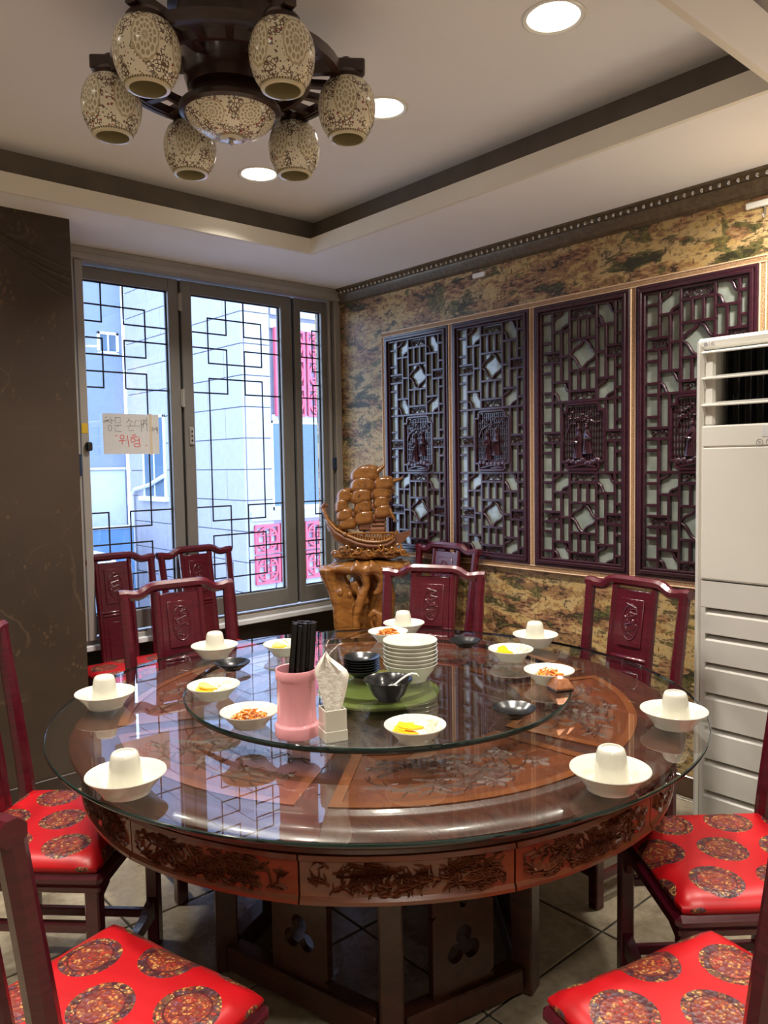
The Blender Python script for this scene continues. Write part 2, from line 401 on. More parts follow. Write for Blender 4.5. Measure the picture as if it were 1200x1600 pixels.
# ------------------------------------------------------------------ mesh helpers
class MB:
    def __init__(s):
        s.v = []; s.f = []; s.uv = None
    def n(s):
        return len(s.v)
    def xf(s, M, i0=0):
        for i in range(i0, len(s.v)):
            s.v[i] = tuple(M @ Vector(s.v[i]))
        return s
    def fn(s, f, i0=0):
        for i in range(i0, len(s.v)):
            s.v[i] = tuple(f(*s.v[i]))
        return s
    def box(s, x0, x1, y0, y1, z0, z1):
        i = s.n()
        s.v += [(x, y, z) for z in (z0, z1) for y in (y0, y1) for x in (x0, x1)]
        s.f += [tuple(i + k for k in q) for q in ((0, 2, 3, 1), (4, 5, 7, 6), (0, 1, 5, 4), (2, 6, 7, 3), (0, 4, 6, 2), (1, 3, 7, 5))]
        return s
    def cbox(s, x0, x1, y0, y1, z0, z1, c=0.003):
        c = min(c, 0.45 * min(x1 - x0, y1 - y0, z1 - z0))
        i = s.n(); idx = {}
        X = (x0, x1); Y = (y0, y1); Z = (z0, z1)
        for a in (0, 1):
            for b_ in (0, 1):
                for d_ in (0, 1):
                    sx_, sy_, sz_ = 1 - 2 * a, 1 - 2 * b_, 1 - 2 * d_
                    for k in range(3):
                        idx[(a, b_, d_, k)] = len(s.v)
                        p = [X[a] + (0 if k == 0 else c * sx_), Y[b_] + (0 if k == 1 else c * sy_), Z[d_] + (0 if k == 2 else c * sz_)]
                        s.v.append(tuple(p))
        g = lambda a, b_, d_, k: idx[(a, b_, d_, k)]
        for a in (0, 1):
            q = [g(a, 0, 0, 0), g(a, 1, 0, 0), g(a, 1, 1, 0), g(a, 0, 1, 0)]
            s.f.append(tuple(q if a else q[::-1]))
            q = [g(0, a, 0, 1), g(1, a, 0, 1), g(1, a, 1, 1), g(0, a, 1, 1)]
            s.f.append(tuple(q if not a else q[::-1]))
            q = [g(0, 0, a, 2), g(1, 0, a, 2), g(1, 1, a, 2), g(0, 1, a, 2)]
            s.f.append(tuple(q if a else q[::-1]))
        for a in (0, 1):
            for b_ in (0, 1):
                fl = (a + b_) % 2 == 0
                q = [g(a, b_, 0, 0), g(a, b_, 0, 1), g(a, b_, 1, 1), g(a, b_, 1, 0)]
                s.f.append(tuple(q if fl else q[::-1]))
                q = [g(0, a, b_, 1), g(0, a, b_, 2), g(1, a, b_, 2), g(1, a, b_, 1)]
                s.f.append(tuple(q if fl else q[::-1]))
                q = [g(a, 0, b_, 2), g(a, 0, b_, 0), g(a, 1, b_, 0), g(a, 1, b_, 2)]
                s.f.append(tuple(q if fl else q[::-1]))
                for d_ in (0, 1):
                    q = [g(a, b_, d_, k) for k in range(3)]
                    s.f.append(tuple(q if (a + b_ + d_) % 2 else q[::-1]))
        return s
    def tube(s, pts, rad, n=8, caps=True, flat=1.0, closed=False):
        P = [Vector(p) for p in pts]
        m_ = len(P)
        R = rad if hasattr(rad, '__len__') else [rad] * m_
        T = []
        for k in range(m_):
            if closed:
                a, b_ = P[(k - 1) % m_], P[(k + 1) % m_]
            else:
                a, b_ = P[max(0, k - 1)], P[min(m_ - 1, k + 1)]
            d_ = b_ - a
            T.append(d_.normalized() if d_.length > 1e-9 else Vector((0, 0, 1)))
        up = Vector((0, 0, 1)) if abs(T[0].z) < 0.9 else Vector((0, 1, 0))
        nx = up.cross(T[0]).normalized()
        i = s.n()
        for k in range(m_):
            nx = (nx - T[k] * nx.dot(T[k]))
            nx = nx.normalized() if nx.length > 1e-6 else T[k].orthogonal().normalized()
            ny = T[k].cross(nx)
            for j in range(n):
                a = 2 * PI * j / n + PI / n
                s.v.append(tuple(P[k] + nx * (math.cos(a) * R[k]) + ny * (math.sin(a) * R[k] * flat)))
        for k in range(m_ if closed else m_ - 1):
            k2 = (k + 1) % m_
            for j in range(n):
                j2 = (j + 1) % n
                s.f.append((i + k * n + j, i + k * n + j2, i + k2 * n + j2, i + k2 * n + j))
        if caps and not closed:
            s.f.append(tuple(i + j for j in range(n))[::-1])
            s.f.append(tuple(i + (m_ - 1) * n + j for j in range(n)))
        return s
    def lathe(s, prof, n=32, uv=False, cx=0, cy=0, cz=0):
        i = s.n(); m_ = len(prof); ring = []
        if uv:
            n1 = n + 1
            for k, (r, z) in enumerate(prof):
                for j in range(n1):
                    a = 2 * PI * j / n
                    s.v.append((cx + r * math.cos(a), cy + r * math.sin(a), cz + z))
            fu = []
            for k in range(m_ - 1):
                for j in range(n):
                    s.f.append((i + k * n1 + j, i + k * n1 + j + 1, i + (k + 1) * n1 + j + 1, i + (k + 1) * n1 + j))
                    fu += [(j / n, k / (m_ - 1)), ((j + 1) / n, k / (m_ - 1)), ((j + 1) / n, (k + 1) / (m_ - 1)), (j / n, (k + 1) / (m_ - 1))]
            s.uv = fu
            return s
        for (r, z) in prof:
            if r < 1e-6:
                ring.append((s.n(), True)); s.v.append((cx, cy, cz + z))
            else:
                ring.append((s.n(), False))
                for j in range(n):
                    a = 2 * PI * j / n
                    s.v.append((cx + r * math.cos(a), cy + r * math.sin(a), cz + z))
        for k in range(m_ - 1):
            (a, pa), (b_, pb) = ring[k], ring[k + 1]
            for j in range(n):
                j2 = (j + 1) % n
                if pa and pb:
                    continue
                if pa:
                    s.f.append((a, b_ + j2, b_ + j))
                elif pb:
                    s.f.append((a + j, a + j2, b_))
                else:
                    s.f.append((a + j, a + j2, b_ + j2, b_ + j))
        return s
    def prism(s, poly, a0, a1, axis='z'):
        i = s.n(); m_ = len(poly)
        for a in (a0, a1):
            for (p, q) in poly:
                s.v.append((p, q, a) if axis == 'z' else ((p, a, q) if axis == 'y' else (a, p, q)))
        s.f.append(tuple(range(i + m_ - 1, i - 1, -1)))
        s.f.append(tuple(range(i + m_, i + 2 * m_)))
        for j in range(m_):
            j2 = (j + 1) % m_
            s.f.append((i + j, i + j2, i + m_ + j2, i + m_ + j))
        return s
    def ell(s, c, r, nu=10, nv=7, M=None, p=1.0):
        i = s.n()
        def sp(x):
            return math.copysign(abs(x) ** p, x)
        pts = []
        for k in range(1, nv):
            ph = PI * k / nv - PI / 2
            for j in range(nu):
                th = 2 * PI * j / nu
                pts.append((r[0] * sp(math.cos(ph)) * sp(math.cos(th)), r[1] * sp(math.cos(ph)) * sp(math.sin(th)), r[2] * sp(math.sin(ph))))
        pts = [(0, 0, -r[2])] + pts + [(0, 0, r[2])]
        for q in pts:
            v_ = Vector(q)
            if M:
                v_ = M @ v_
            s.v.append(tuple(v_ + Vector(c)))
        for j in range(nu):
            j2 = (j + 1) % nu
            s.f.append((i, i + 1 + j2, i + 1 + j))
            for k in range(nv - 2):
                a = i + 1 + k * nu
                s.f.append((a + j, a + j2, a + nu + j2, a + nu + j))
            s.f.append((i + 1 + (nv - 2) * nu + j, i + 1 + (nv - 2) * nu + j2, i + 1 + (nv - 1) * nu))
        return s
    def ridge(s, mp, pts, wid, h):
        # raised strip with a ridge, drawn in a 2-D chart and mapped by mp(u, v, height)
        i = s.n(); m_ = len(pts)
        for k in range(m_):
            a, b_ = pts[max(0, k - 1)], pts[min(m_ - 1, k + 1)]
            dx, dy = b_[0] - a[0], b_[1] - a[1]
            l_ = math.hypot(dx, dy) or 1
            nx, ny = -dy / l_, dx / l_
            w_ = wid[k]
            u_, v_ = pts[k]
            s.v += [mp(u_ + nx * w_, v_ + ny * w_, -0.0005), mp(u_, v_, h * min(1, w_ / max(wid) + 0.35)), mp(u_ - nx * w_, v_ - ny * w_, -0.0005)]
        for k in range(m_ - 1):
            a = i + 3 * k
            s.f += [(a, a + 1, a + 4, a + 3), (a + 1, a + 2, a + 5, a + 4)]
        return s

def obj(name, mb, mat, parent=None, smooth=35, loc=None):
    me = bpy.data.meshes.new(name)
    me.from_pydata([tuple(q) for q in mb.v], [], mb.f)
    if mb.uv:
        lay = me.uv_layers.new(name='UVMap')
        lay.data.foreach_set('uv', [x for q in mb.uv for x in q])
    me.materials.append(MATS[mat])
    if smooth:
        me.shade_smooth()
        me.set_sharp_from_angle(angle=math.radians(smooth))
    o = bpy.data.objects.new(name, me)
    COL.objects.link(o)
    if parent:
        o.parent = parent
    if loc:
        o.location = loc
    return o
def inst(name, data, parent=None, loc=(0, 0, 0), rot=(0, 0, 0), scale=(1, 1, 1)):
    o = bpy.data.objects.new(name, data)
    COL.objects.link(o)
    o.parent = parent
    o.location = loc; o.rotation_euler = rot; o.scale = scale
    return o
def tag(o, label=None, cat=None, group=None, kind=None):
    for k, v_ in (('label', label), ('category', cat), ('group', group), ('kind', kind)):
        if v_:
            o[k] = v_
    return o
def empty(name, loc=(0, 0, 0), rz=0.0):
    o = bpy.data.objects.new(name, None)
    COL.objects.link(o)
    o.location = loc; o.rotation_euler = (0, 0, rz); o.empty_display_size = 0.05
    return o
def thing(name, label, cat, loc=(0, 0, 0), rz=0.0, group=None):
    return tag(empty(name, loc, rz), label, cat, group)
def struct(name, mb, mat, smooth=35):
    return tag(obj(name, mb, mat, smooth=smooth), kind='structure')
def copy_tree(o, parent=None):
    c = o.copy()
    COL.objects.link(c)
    c.parent = parent
    for ch in list(o.children):
        copy_tree(ch, c)
    return c
def bake(o):
    # evaluate the modifiers into plain mesh data
    dg = bpy.context.evaluated_depsgraph_get()
    me = bpy.data.meshes.new_from_object(o.evaluated_get(dg))
    o.modifiers.clear()
    o.data = me
    return o
def arc(c, r, a0, a1, n=8):
    return [(c[0] + r * math.cos(a0 + (a1 - a0) * k / n), c[1] + r * math.sin(a0 + (a1 - a0) * k / n)) for k in range(n + 1)]
def rotz(a):
    return Matrix.Rotation(a, 4, 'Z')

# ================================================================== structure
# floor: dark grout bed with stone tiles
floor = struct('floor', MB().box(-1.6, XW, -1.4, YW, -0.06, -0.006), 'grout')
PX_, PY_ = 0.540, 0.526
tile_me = obj('tile', MB().cbox(-PX_ / 2 + 0.004, PX_ / 2 - 0.004, -PY_ / 2 + 0.004, PY_ / 2 - 0.004, -0.008, 0.0, 0.0022), 'floor_tile')
first = True
for i in range(-6, 4):
    for j in range(-6, 6):
        x = 1.513 + (i + 0.5) * PX_; y = 1.322 + (j + 0.5) * PY_
        if x - PX_ / 2 > XW - 0.02 or y - PY_ / 2 > YW - 0.02 or x + PX_ / 2 < -1.59 or y + PY_ / 2 < -1.39:
            continue
        if first:
            o = tile_me; o.parent = floor; first = False
        else:
            o = inst('tile', tile_me.data, floor)
        o.location = (x, y, 0)
        o.rotation_euler = (0, 0, random.choice((0, PI)))

struct('wall_right', MB().box(XW, XW + 0.15, -1.4, YW + 0.2, -0.05, HT + 0.1), 'scroll_wallpaper')
struct('wall_back', MB().box(1.2, XW, YW, YW + 0.18, -0.05, 0.545), 'dark_panelling')
wl = struct('wall_left', MB().box(-1.75, 1.316, 3.586, YW + 0.18, -0.05, HS + 0.05), 'brown_wallpaper')
mb = MB()
for k, (xa, za, xb, zb, w_) in enumerate([(0.98, 2.50, 1.312, 2.37, .010), (1.02, 2.44, 1.312, 2.33, .013), (1.06, 2.42, 1.312, 2.29, .010), (1.10, 2.36, 1.312, 2.24, .012), (0.85, 2.56, 1.2, 2.43, .008)]):
    pts = [(xa + (xb - xa) * s / 6, za + (zb - za) * s / 6 - 0.012 * math.sin(s / 6 * PI)) for s in range(7)]
    mb.ridge(lambda u, v_, h: (u, 3.586 - h, v_), pts, [w_ * (0.25 + 0.75 * s / 6) for s in range(7)], 0.007)
obj('wallpaper_crease', mb, 'brown_wallpaper', wl)
struct('wall_rear', MB().box(-1.75, XW + 0.15, -1.55, -1.4, -0.05, HT + 0.1), 'plaster')
struct('wall_side', MB().box(-1.75, -1.6, -1.4, 3.586, -0.05, HT + 0.1), 'plaster')

# ceiling: soffit around a raised tray, with an unlit cove behind the strip
CV = 0.11
mb = MB()
mb.box(XT + 0.022, XW, -1.4, YW + 0.2, HS, HS + 0.03)
mb.box(-1.6, XT + 0.022, YT + 0.022, YW + 0.2, HS, HS + 0.03)
mb.box(-1.6, XT + 0.022, -1.4, YN - 0.022, HS, HS + 0.03)
mb.box(-1.6, XN - 0.022, YN - 0.022, YT + 0.022, HS, HS + 0.03)
mb.box(-1.6, XW, -1.4, YW + 0.2, HT, HT + 0.08)
struct('ceiling', mb, 'paint_ceiling', 0)
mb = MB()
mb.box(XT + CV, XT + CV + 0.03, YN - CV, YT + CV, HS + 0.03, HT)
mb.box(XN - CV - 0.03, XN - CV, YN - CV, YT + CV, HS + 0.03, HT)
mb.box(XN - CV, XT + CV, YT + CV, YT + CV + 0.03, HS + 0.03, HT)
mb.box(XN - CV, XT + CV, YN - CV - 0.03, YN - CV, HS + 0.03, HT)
struct('trim_5', mb, 'cove_shade', 0)  # cove back walls, painted dark to stand for the shade
Z2 = 2.673
mb = MB()
mb.box(XT, XT + 0.022, YN - 0.022, YT + 0.022, HS, Z2)
mb.box(XN - 0.022, XN, YN - 0.022, YT + 0.022, HS, Z2)
mb.box(XN, XT, YT, YT + 0.022, HS, Z2)
mb.box(XN, XT, YN - 0.022, YN, HS, Z2)
struct('trim_1', mb, 'paint_strip', 0)
# dark wooden header beyond the tray, just at the top right of the view
struct('trim_2', MB().cbox(0.6, XW, 0.60, 0.858, HS - 0.014, HS, 0.004), 'fitting_wood')

# cornice along the right wall
prof = [(0.0, 0.0), (-0.050, 0.0), (-0.052, -0.010), (-0.040, -0.016), (-0.038, -0.036), (-0.044, -0.042), (-0.040, -0.052), (-0.020, -0.074), (-0.014, -0.082), (-0.016, -0.090), (-0.006, -0.096), (0.0, -0.096)]
mb = MB()
for y in (YW, -1.4):
    mb.v += [(XW + a, y, HS + c_) for a, c_ in prof]
n_ = len(prof)
mb.f += [(j, j + 1, n_ + j + 1, n_ + j) for j in range(n_ - 1)]
cor = struct('trim_3', mb, 'bronze_cornice', 30)
bead = obj('bead', MB().ell((0, 0, 0), (0.009, 0.0085, 0.0115), 8, 6), 'silver_bead', cor)
bead.location = (XW - 0.041, YW - 0.03, HS - 0.026)
for k in range(1, 86):
    inst('bead', bead.data, cor, (XW - 0.041, YW - 0.03 - k * 0.037, HS - 0.026))
struct('baseboard_right', MB().cbox(XW - 0.014, XW, -1.4, YW, 0, 0.095, 0.004), 'baseboard_wood')
struct('baseboard_left', MB().cbox(-1.6, 1.326, 3.576, 3.586, 0, 0.08, 0.003), 'dark_panelling')

# ------------------------------------------------------------------ folding window
win = tag(empty('window_1'), kind='structure')
obj('window_frame', MB().cbox(1.317, XW - 0.001, 3.965, 4.10, 2.520, HS - 0.001, 0.004).cbox(1.317, XW - 0.001, 3.955, 3.972, 2.528, 2.560, 0.003), 'aluminium', win)
obj('window_jamb', MB().cbox(1.435, 1.460, 3.95, 4.0, 0.59, 2.520, 0.003).cbox(1.466, 1.507, 3.955, 4.01, 0.59, 2.520, 0.003), 'aluminium', win)
obj('window_jamb', MB().cbox(3.086, 3.106, 4.00, 4.08, 0.59, 2.52, 0.003).cbox(3.126, XW - 0.001, 3.985, 4.08, 0.59, 2.52, 0.004), 'aluminium', win)
obj('brush_seal', MB().box(3.106, 3.126, 4.03, 4.06, 0.59, 2.52), 'aluminium_dark', win)
tr = obj('track', MB().cbox(1.317, XW - 0.001, 3.985, 4.10, 0.565, 0.588, 0.002), 'aluminium', win)
for k in range(3):
    obj('track_rib', MB().box(1.32, XW - 0.01, 3.992 + 0.012 * k, 3.996 + 0.012 * k, 0.588, 0.596), 'chrome', tr)
obj('window_sill', MB().cbox(1.317, XW - 0.001, 3.955, YW + 0.1, 0.535, 0.565, 0.004), 'sill_paint', win)
ZR = dict(zt=2.445, h1=2.327, h2=2.24, h3=2.155, h4=2.07, h5=1.983, h6=1.899, h7=1.241, h8=1.158, h9=1.07, h10=.988, h11=.902, h12=.816, zb=.706)
BAR = {}
def bar_mesh(w_, l_, dep, c=0.002):
    k = (round(w_, 4), round(l_, 4), round(dep, 4))
    if k not in BAR:
        me = bpy.data.meshes.new('bar')
        q = MB().cbox(-w_ / 2, w_ / 2, -dep, 0, -l_ / 2, l_ / 2, c)
        me.from_pydata(q.v, [], q.f)
        BAR[k] = me
    return BAR[k]
def lat_bar(par, a, b_, y, w_=0.0085, dep=0.006, mat='lattice_black', name='lattice_bar'):
    (x0, z0), (x1, z1) = a, b_
    l_ = math.hypot(x1 - x0, z1 - z0) + w_
    me = bar_mesh(w_, l_, dep)
    if not me.materials:
        me.materials.append(MATS[mat])
    return inst(name, me, par, ((x0 + x1) / 2, y, (z0 + z1) / 2), (0, math.atan2(x1 - x0, z1 - z0), 0))
def sash(xo0, xg0, xg1, xo1, Lx):
    mb = MB()
    y0, y1 = 4.018, 4.075
    mb.cbox(xo0, xg0, y0, y1, 0.604, 2.512, 0.004).cbox(xg1, xo1, y0, y1, 0.604, 2.512, 0.004)
    mb.cbox(xg0 - 0.002, xg1 + 0.002, y0 + 0.001, y1, 0.604, 0.706, 0.004).cbox(xg0 - 0.002, xg1 + 0.002, y0 + 0.001, y1, 2.445, 2.512, 0.004)
    s = obj('sash', mb, 'aluminium_dark', win)
    obj('pane', MB().box(xg0, xg1, 4.052, 4.058, 0.706, 2.445), 'window_glass', s, 0)
    g = MB()
    for (a, b_, c_, d_) in ((xg0, xg0 + 0.007, 0.706, 2.445), (xg1 - 0.007, xg1, 0.706, 2.445), (xg0, xg1, 0.706, 0.713), (xg0, xg1, 2.438, 2.445)):
        g.box(a, b_, 4.043, 4.052, c_, d_)
    obj('gasket', g, 'rubber', s, 0)
    V = [Lx + o_ for o_ in (0.113, 0.233, 0.352, 0.472)]
    def vb(x, a, b_):
        if xg0 < x < xg1:
            lat_bar(s, (x, ZR[b_]), (x, ZR[a]), 4.0515)
    def hb(h, xa, xb):
        xa, xb = max(xa, xg0), min(xb, xg1)
        if xb - xa > 0.01:
            lat_bar(s, (xa, ZR[h]), (xb, ZR[h]), 4.0512)
    for x in (V[0], V[3]):
        for a, b_ in (('h1', 'h4'), ('h5', 'h8'), ('h9', 'h12')):
            vb(x, a, b_)
    for x in (V[1], V[2]):
        for a, b_ in (('zt', 'h2'), ('h3', 'h6'), ('h7', 'h10'), ('h11', 'zb')):
            vb(x, a, b_)
    for h in ('h1', 'h4', 'h5', 'h8', 'h9', 'h12'):
        hb(h, V[0], V[3])
    for h in ('h2', 'h3', 'h6', 'h7', 'h10', 'h11'):
        hb(h, xg0, V[1]); hb(h, V[2], Lx + 0.75)
    return s
s1 = sash(1.335, 1.400, 1.994, 2.056, 1.397)
s2 = sash(2.070, 2.136, 2.736, 2.816, 2.136)
s3 = sash(2.836, 2.884, 3.044, 3.084, 2.877)
for x in (2.063, 2.826):
    obj('seal_strip', MB().box(x - 0.006, x + 0.006, 4.035, 4.06, 0.604, 2.512), 'rubber', win)
for z in (2.39, 1.86, 0.85):
    q = obj('hinge', MB().tube([(2.063, 4.010, z - 0.05), (2.063, 4.010, z + 0.05)], 0.009, 8).cbox(2.050, 2.076, 4.010, 4.019, z - 0.045, z + 0.045, 0.002), 'aluminium', win)
q = obj('latch', MB().cbox(2.095, 2.121, 4.006, 4.019, 1.60, 1.70, 0.004), 'aluminium', win)
for z in (1.625, 1.65, 1.675):
    obj('latch_button', MB().lathe([(0.005, 0), (0.005, 0.004), (0, 0.004)], 8).xf(Matrix.Translation((2.108, 4.006, z)) @ Matrix.Rotation(PI / 2, 4, 'X')), 'rubber', q)
obj('pull_handle', MB().cbox(3.100, 3.126, 3.985, 4.005, 1.44, 1.52, 0.004), 'blue_handle', win)
obj('pull_handle', MB().cbox(1.44, 1.46, 3.935, 3.951, 1.44, 1.55, 0.004), 'blue_handle', win)
obj('latch_knob', MB().cbox(1.485, 1.515, 3.930, 3.956, 1.565, 1.61, 0.006), 'rubber', win)
obj('warning_sticker', MB().box(1.470, 1.500, 3.953, 3.9545, 1.655, 1.705), 'yellow_sticker', win)

# handwritten note taped to the pane
note = thing('paper_note', 'white paper note with black and red Korean handwriting taped to the left window pane', 'note', (1.611, 4.036, 1.550))
PWd, PHt = 0.312, 0.214
obj('sheet', MB().box(0, PWd, 0, 0.0012, 0, PHt), 'paper', note, 0)
obj('tape', MB().box(0.258, 0.272, -0.0008, 0.0, -0.004, PHt + 0.004), 'tape', note, 0)
def stroke(mb, pts, w_):
    q = [((x - 210) / 615 * PWd, (500 - y) / 450 * PHt) for x, y in pts]
    return mb.ridge(lambda u, v_, h: (u, -0.0004 - max(h, 0), v_), q, [w_] * len(q), 0.0006)
def oval(cx_, cy_, rx, ry):
    return [(cx_ + rx * math.cos(a * PI / 8), cy_ + ry * math.sin(a * PI / 8)) for a in range(17)]
mb = MB()
for s_ in [[(235, 95), (258, 93)], [(218, 131), (285, 120)], [(275, 122), (250, 138), (212, 152)], [(255, 126), (290, 152)], [(295, 92), (306, 168)], [(303, 130), (330, 127)], oval(285, 212, 19, 32),
           [(343, 95), (400, 93), (398, 152), (345, 153), (343, 95)], [(328, 183), (410, 178)], [(370, 181), (368, 206)], [(340, 205), (340, 246), (408, 246)],
           [(498, 93), (485, 128), (463, 152)], [(490, 113), (530, 141)], [(505, 152), (503, 182)], [(463, 187), (552, 183)], [(488, 196), (488, 236), (542, 236)],
           [(608, 123), (562, 125), (556, 186), (612, 180)], [(625, 108), (629, 252)], [(628, 160), (652, 159)], [(653, 103), (650, 205)],
           [(645, 120), (686, 112)], [(674, 118), (658, 150), (634, 182)], [(664, 142), (690, 168)], [(690, 84), (693, 246)],
           [(725, 197), (750, 196), (749, 236), (726, 236), (725, 197)], [(758, 190), (760, 243)], [(760, 214), (771, 213)], [(785, 194), (772, 226)], [(783, 205), (794, 222)], [(790, 211), (800, 210)], [(800, 190), (801, 237)], [(809, 188), (811, 242)], [(814, 215), (808, 255), (821, 262)]]:
    stroke(mb, s_, 0.0011)
obj('black_handwriting', mb, 'ink_black', note, 0)
mb = MB()
for s_ in [oval(412, 310, 22, 22), [(374, 353), (450, 345)], [(412, 352), (411, 392)], [(470, 288), (482, 422)], [(520, 287), (562, 283)], [(500, 311), (580, 305)], oval(530, 345, 24, 22), [(562, 346), (597, 343)], [(597, 308), (600, 382)], oval(575, 401, 36, 18), [(335, 295), (362, 295)], [(664, 401), (688, 399)]]:
    stroke(mb, s_, 0.0018)
obj('red_handwriting', mb, 'ink_red', note, 0)

# ------------------------------------------------------------------ gold border and lattice panels on the right wall
PY0, PWI = 3.5515, 0.5592
ZT_, ZB_ = 2.2646, 0.9221
gold = tag(empty('trim_4'), kind='structure')
def gold_strip(a, b_, wid=0.030):
    # from a=(y,z) to b, standing off the wall
    y0, z0 = a; y1, z1 = b_
    if abs(y1 - y0) > abs(z1 - z0):
        c_ = obj('gold_strip', MB().cbox(XW - 0.022, XW, y1, y0, z0 - wid / 2, z0 + wid / 2, 0.004), 'gold_moulding', gold)
        for s_ in (-1, 1):
            zc = z0 + s_ * (wid / 2 - 0.003)
            obj('edge_bead', MB().cbox(XW - 0.026, XW - 0.02, y1, y0, zc - 0.003, zc + 0.003, 0.002), 'gold_edge', c_)
    else:
        c_ = obj('gold_strip', MB().cbox(XW - 0.022, XW, y0 - wid / 2, y0 + wid / 2, z1, z0, 0.004), 'gold_moulding', gold)
        for s_ in (-1, 1):
            yc = y0 + s_ * (wid / 2 - 0.003)
            obj('edge_bead', MB().cbox(XW - 0.026, XW - 0.02, yc - 0.003, yc + 0.003, z1, z0, 0.002), 'gold_edge', c_)
gold_strip((PY0 + 0.015, ZT_ - 0.015), (PY0 - 4 * PWI - 0.015, ZT_ - 0.015))
gold_strip((PY0 + 0.015, ZB_ + 0.015), (PY0 - 4 * PWI - 0.015, ZB_ + 0.015))
for k in range(5):
    gold_strip((PY0 - k * PWI, ZT_ - 0.03), (PY0 - k * PWI, ZB_ + 0.03))

UU, ZU, UL, ZL = 0.0492, 0.0484, 0.0745, 2.193
PN_W = PWI - 0.03
def g2(u, r):       # lattice grid -> panel-local x, z (panel origin at its lower left corner of the opening)
    return (UL - 0.015 + u * UU, ZL - r * ZU - (ZB_ + 0.03))
def wave_bar(a, b_, w_=0.0125, amp=0.006):
    (x0, z0), (x1, z1) = a, b_
    q = []
    for k in range(9):
        s_ = k / 8
        dx, dz = x1 - x0, z1 - z0
        l_ = math.hypot(dx, dz)
        of = amp * math.sin(s_ * 2 * PI)
        q.append((x0 + dx * s_ - dz / l_ * of, z0 + dz * s_ + dx / l_ * of))
    mb = MB()
    i = 0
    for k, (x, z) in enumerate(q):
        a_, c_ = q[max(0, k - 1)], q[min(8, k + 1)]
        dx, dz = c_[0] - a_[0], c_[1] - a_[1]
        l_ = math.hypot(dx, dz)
        nx, nz = -dz / l_ * w_ / 2, dx / l_ * w_ / 2
        mb.v += [(x + nx, 0, z + nz), (x + nx, -0.012, z + nz), (x, -0.016, z), (x - nx, -0.012, z - nz), (x - nx, 0, z - nz)]
        if k:
            b0, b1 = 5 * (k - 1), 5 * k
            mb.f += [(b0 + j, b1 + j, b1 + j + 1, b0 + j + 1) for j in range(4)]
    return mb
def fret_mesh(wd, ht, seed):
    rnd = random.Random(seed)
    mb = MB()
    mp = lambda u, v_, h: (u, -0.004 - max(h, 0), v_)
    for s_ in (-1, 1):
        sp = [(s_ * wd * (0.10 + 0.33 * k / 11) + s_ * 0.0, ht * 0.30 * math.sin(k / 11 * 2 * PI)) for k in range(12)]
        mb.ridge(mp, sp, [ht * 0.09] * 12, 0.008)
        cur = [(s_ * wd * 0.30 + ht * 0.30 * (1 - k / 14) * math.cos(k * 0.6), ht * 0.30 * (1 - k / 14) * math.sin(k * 0.6)) for k in range(13)]
        mb.ridge(mp, cur, [ht * 0.075] * 13, 0.009)
        mb.ridge(mp, [(0, -ht * 0.36), (s_ * wd * 0.10, 0), (0, ht * 0.36)], [ht * 0.05, ht * 0.09, ht * 0.05], 0.008)
    mb.ridge(mp, [(-wd * 0.47, ht * 0.42), (wd * 0.47, ht * 0.42)], [ht * 0.06] * 2, 0.007)
    mb.ridge(mp, [(-wd * 0.47, -ht * 0.42), (wd * 0.47, -ht * 0.42)], [ht * 0.06] * 2, 0.007)
    return mb
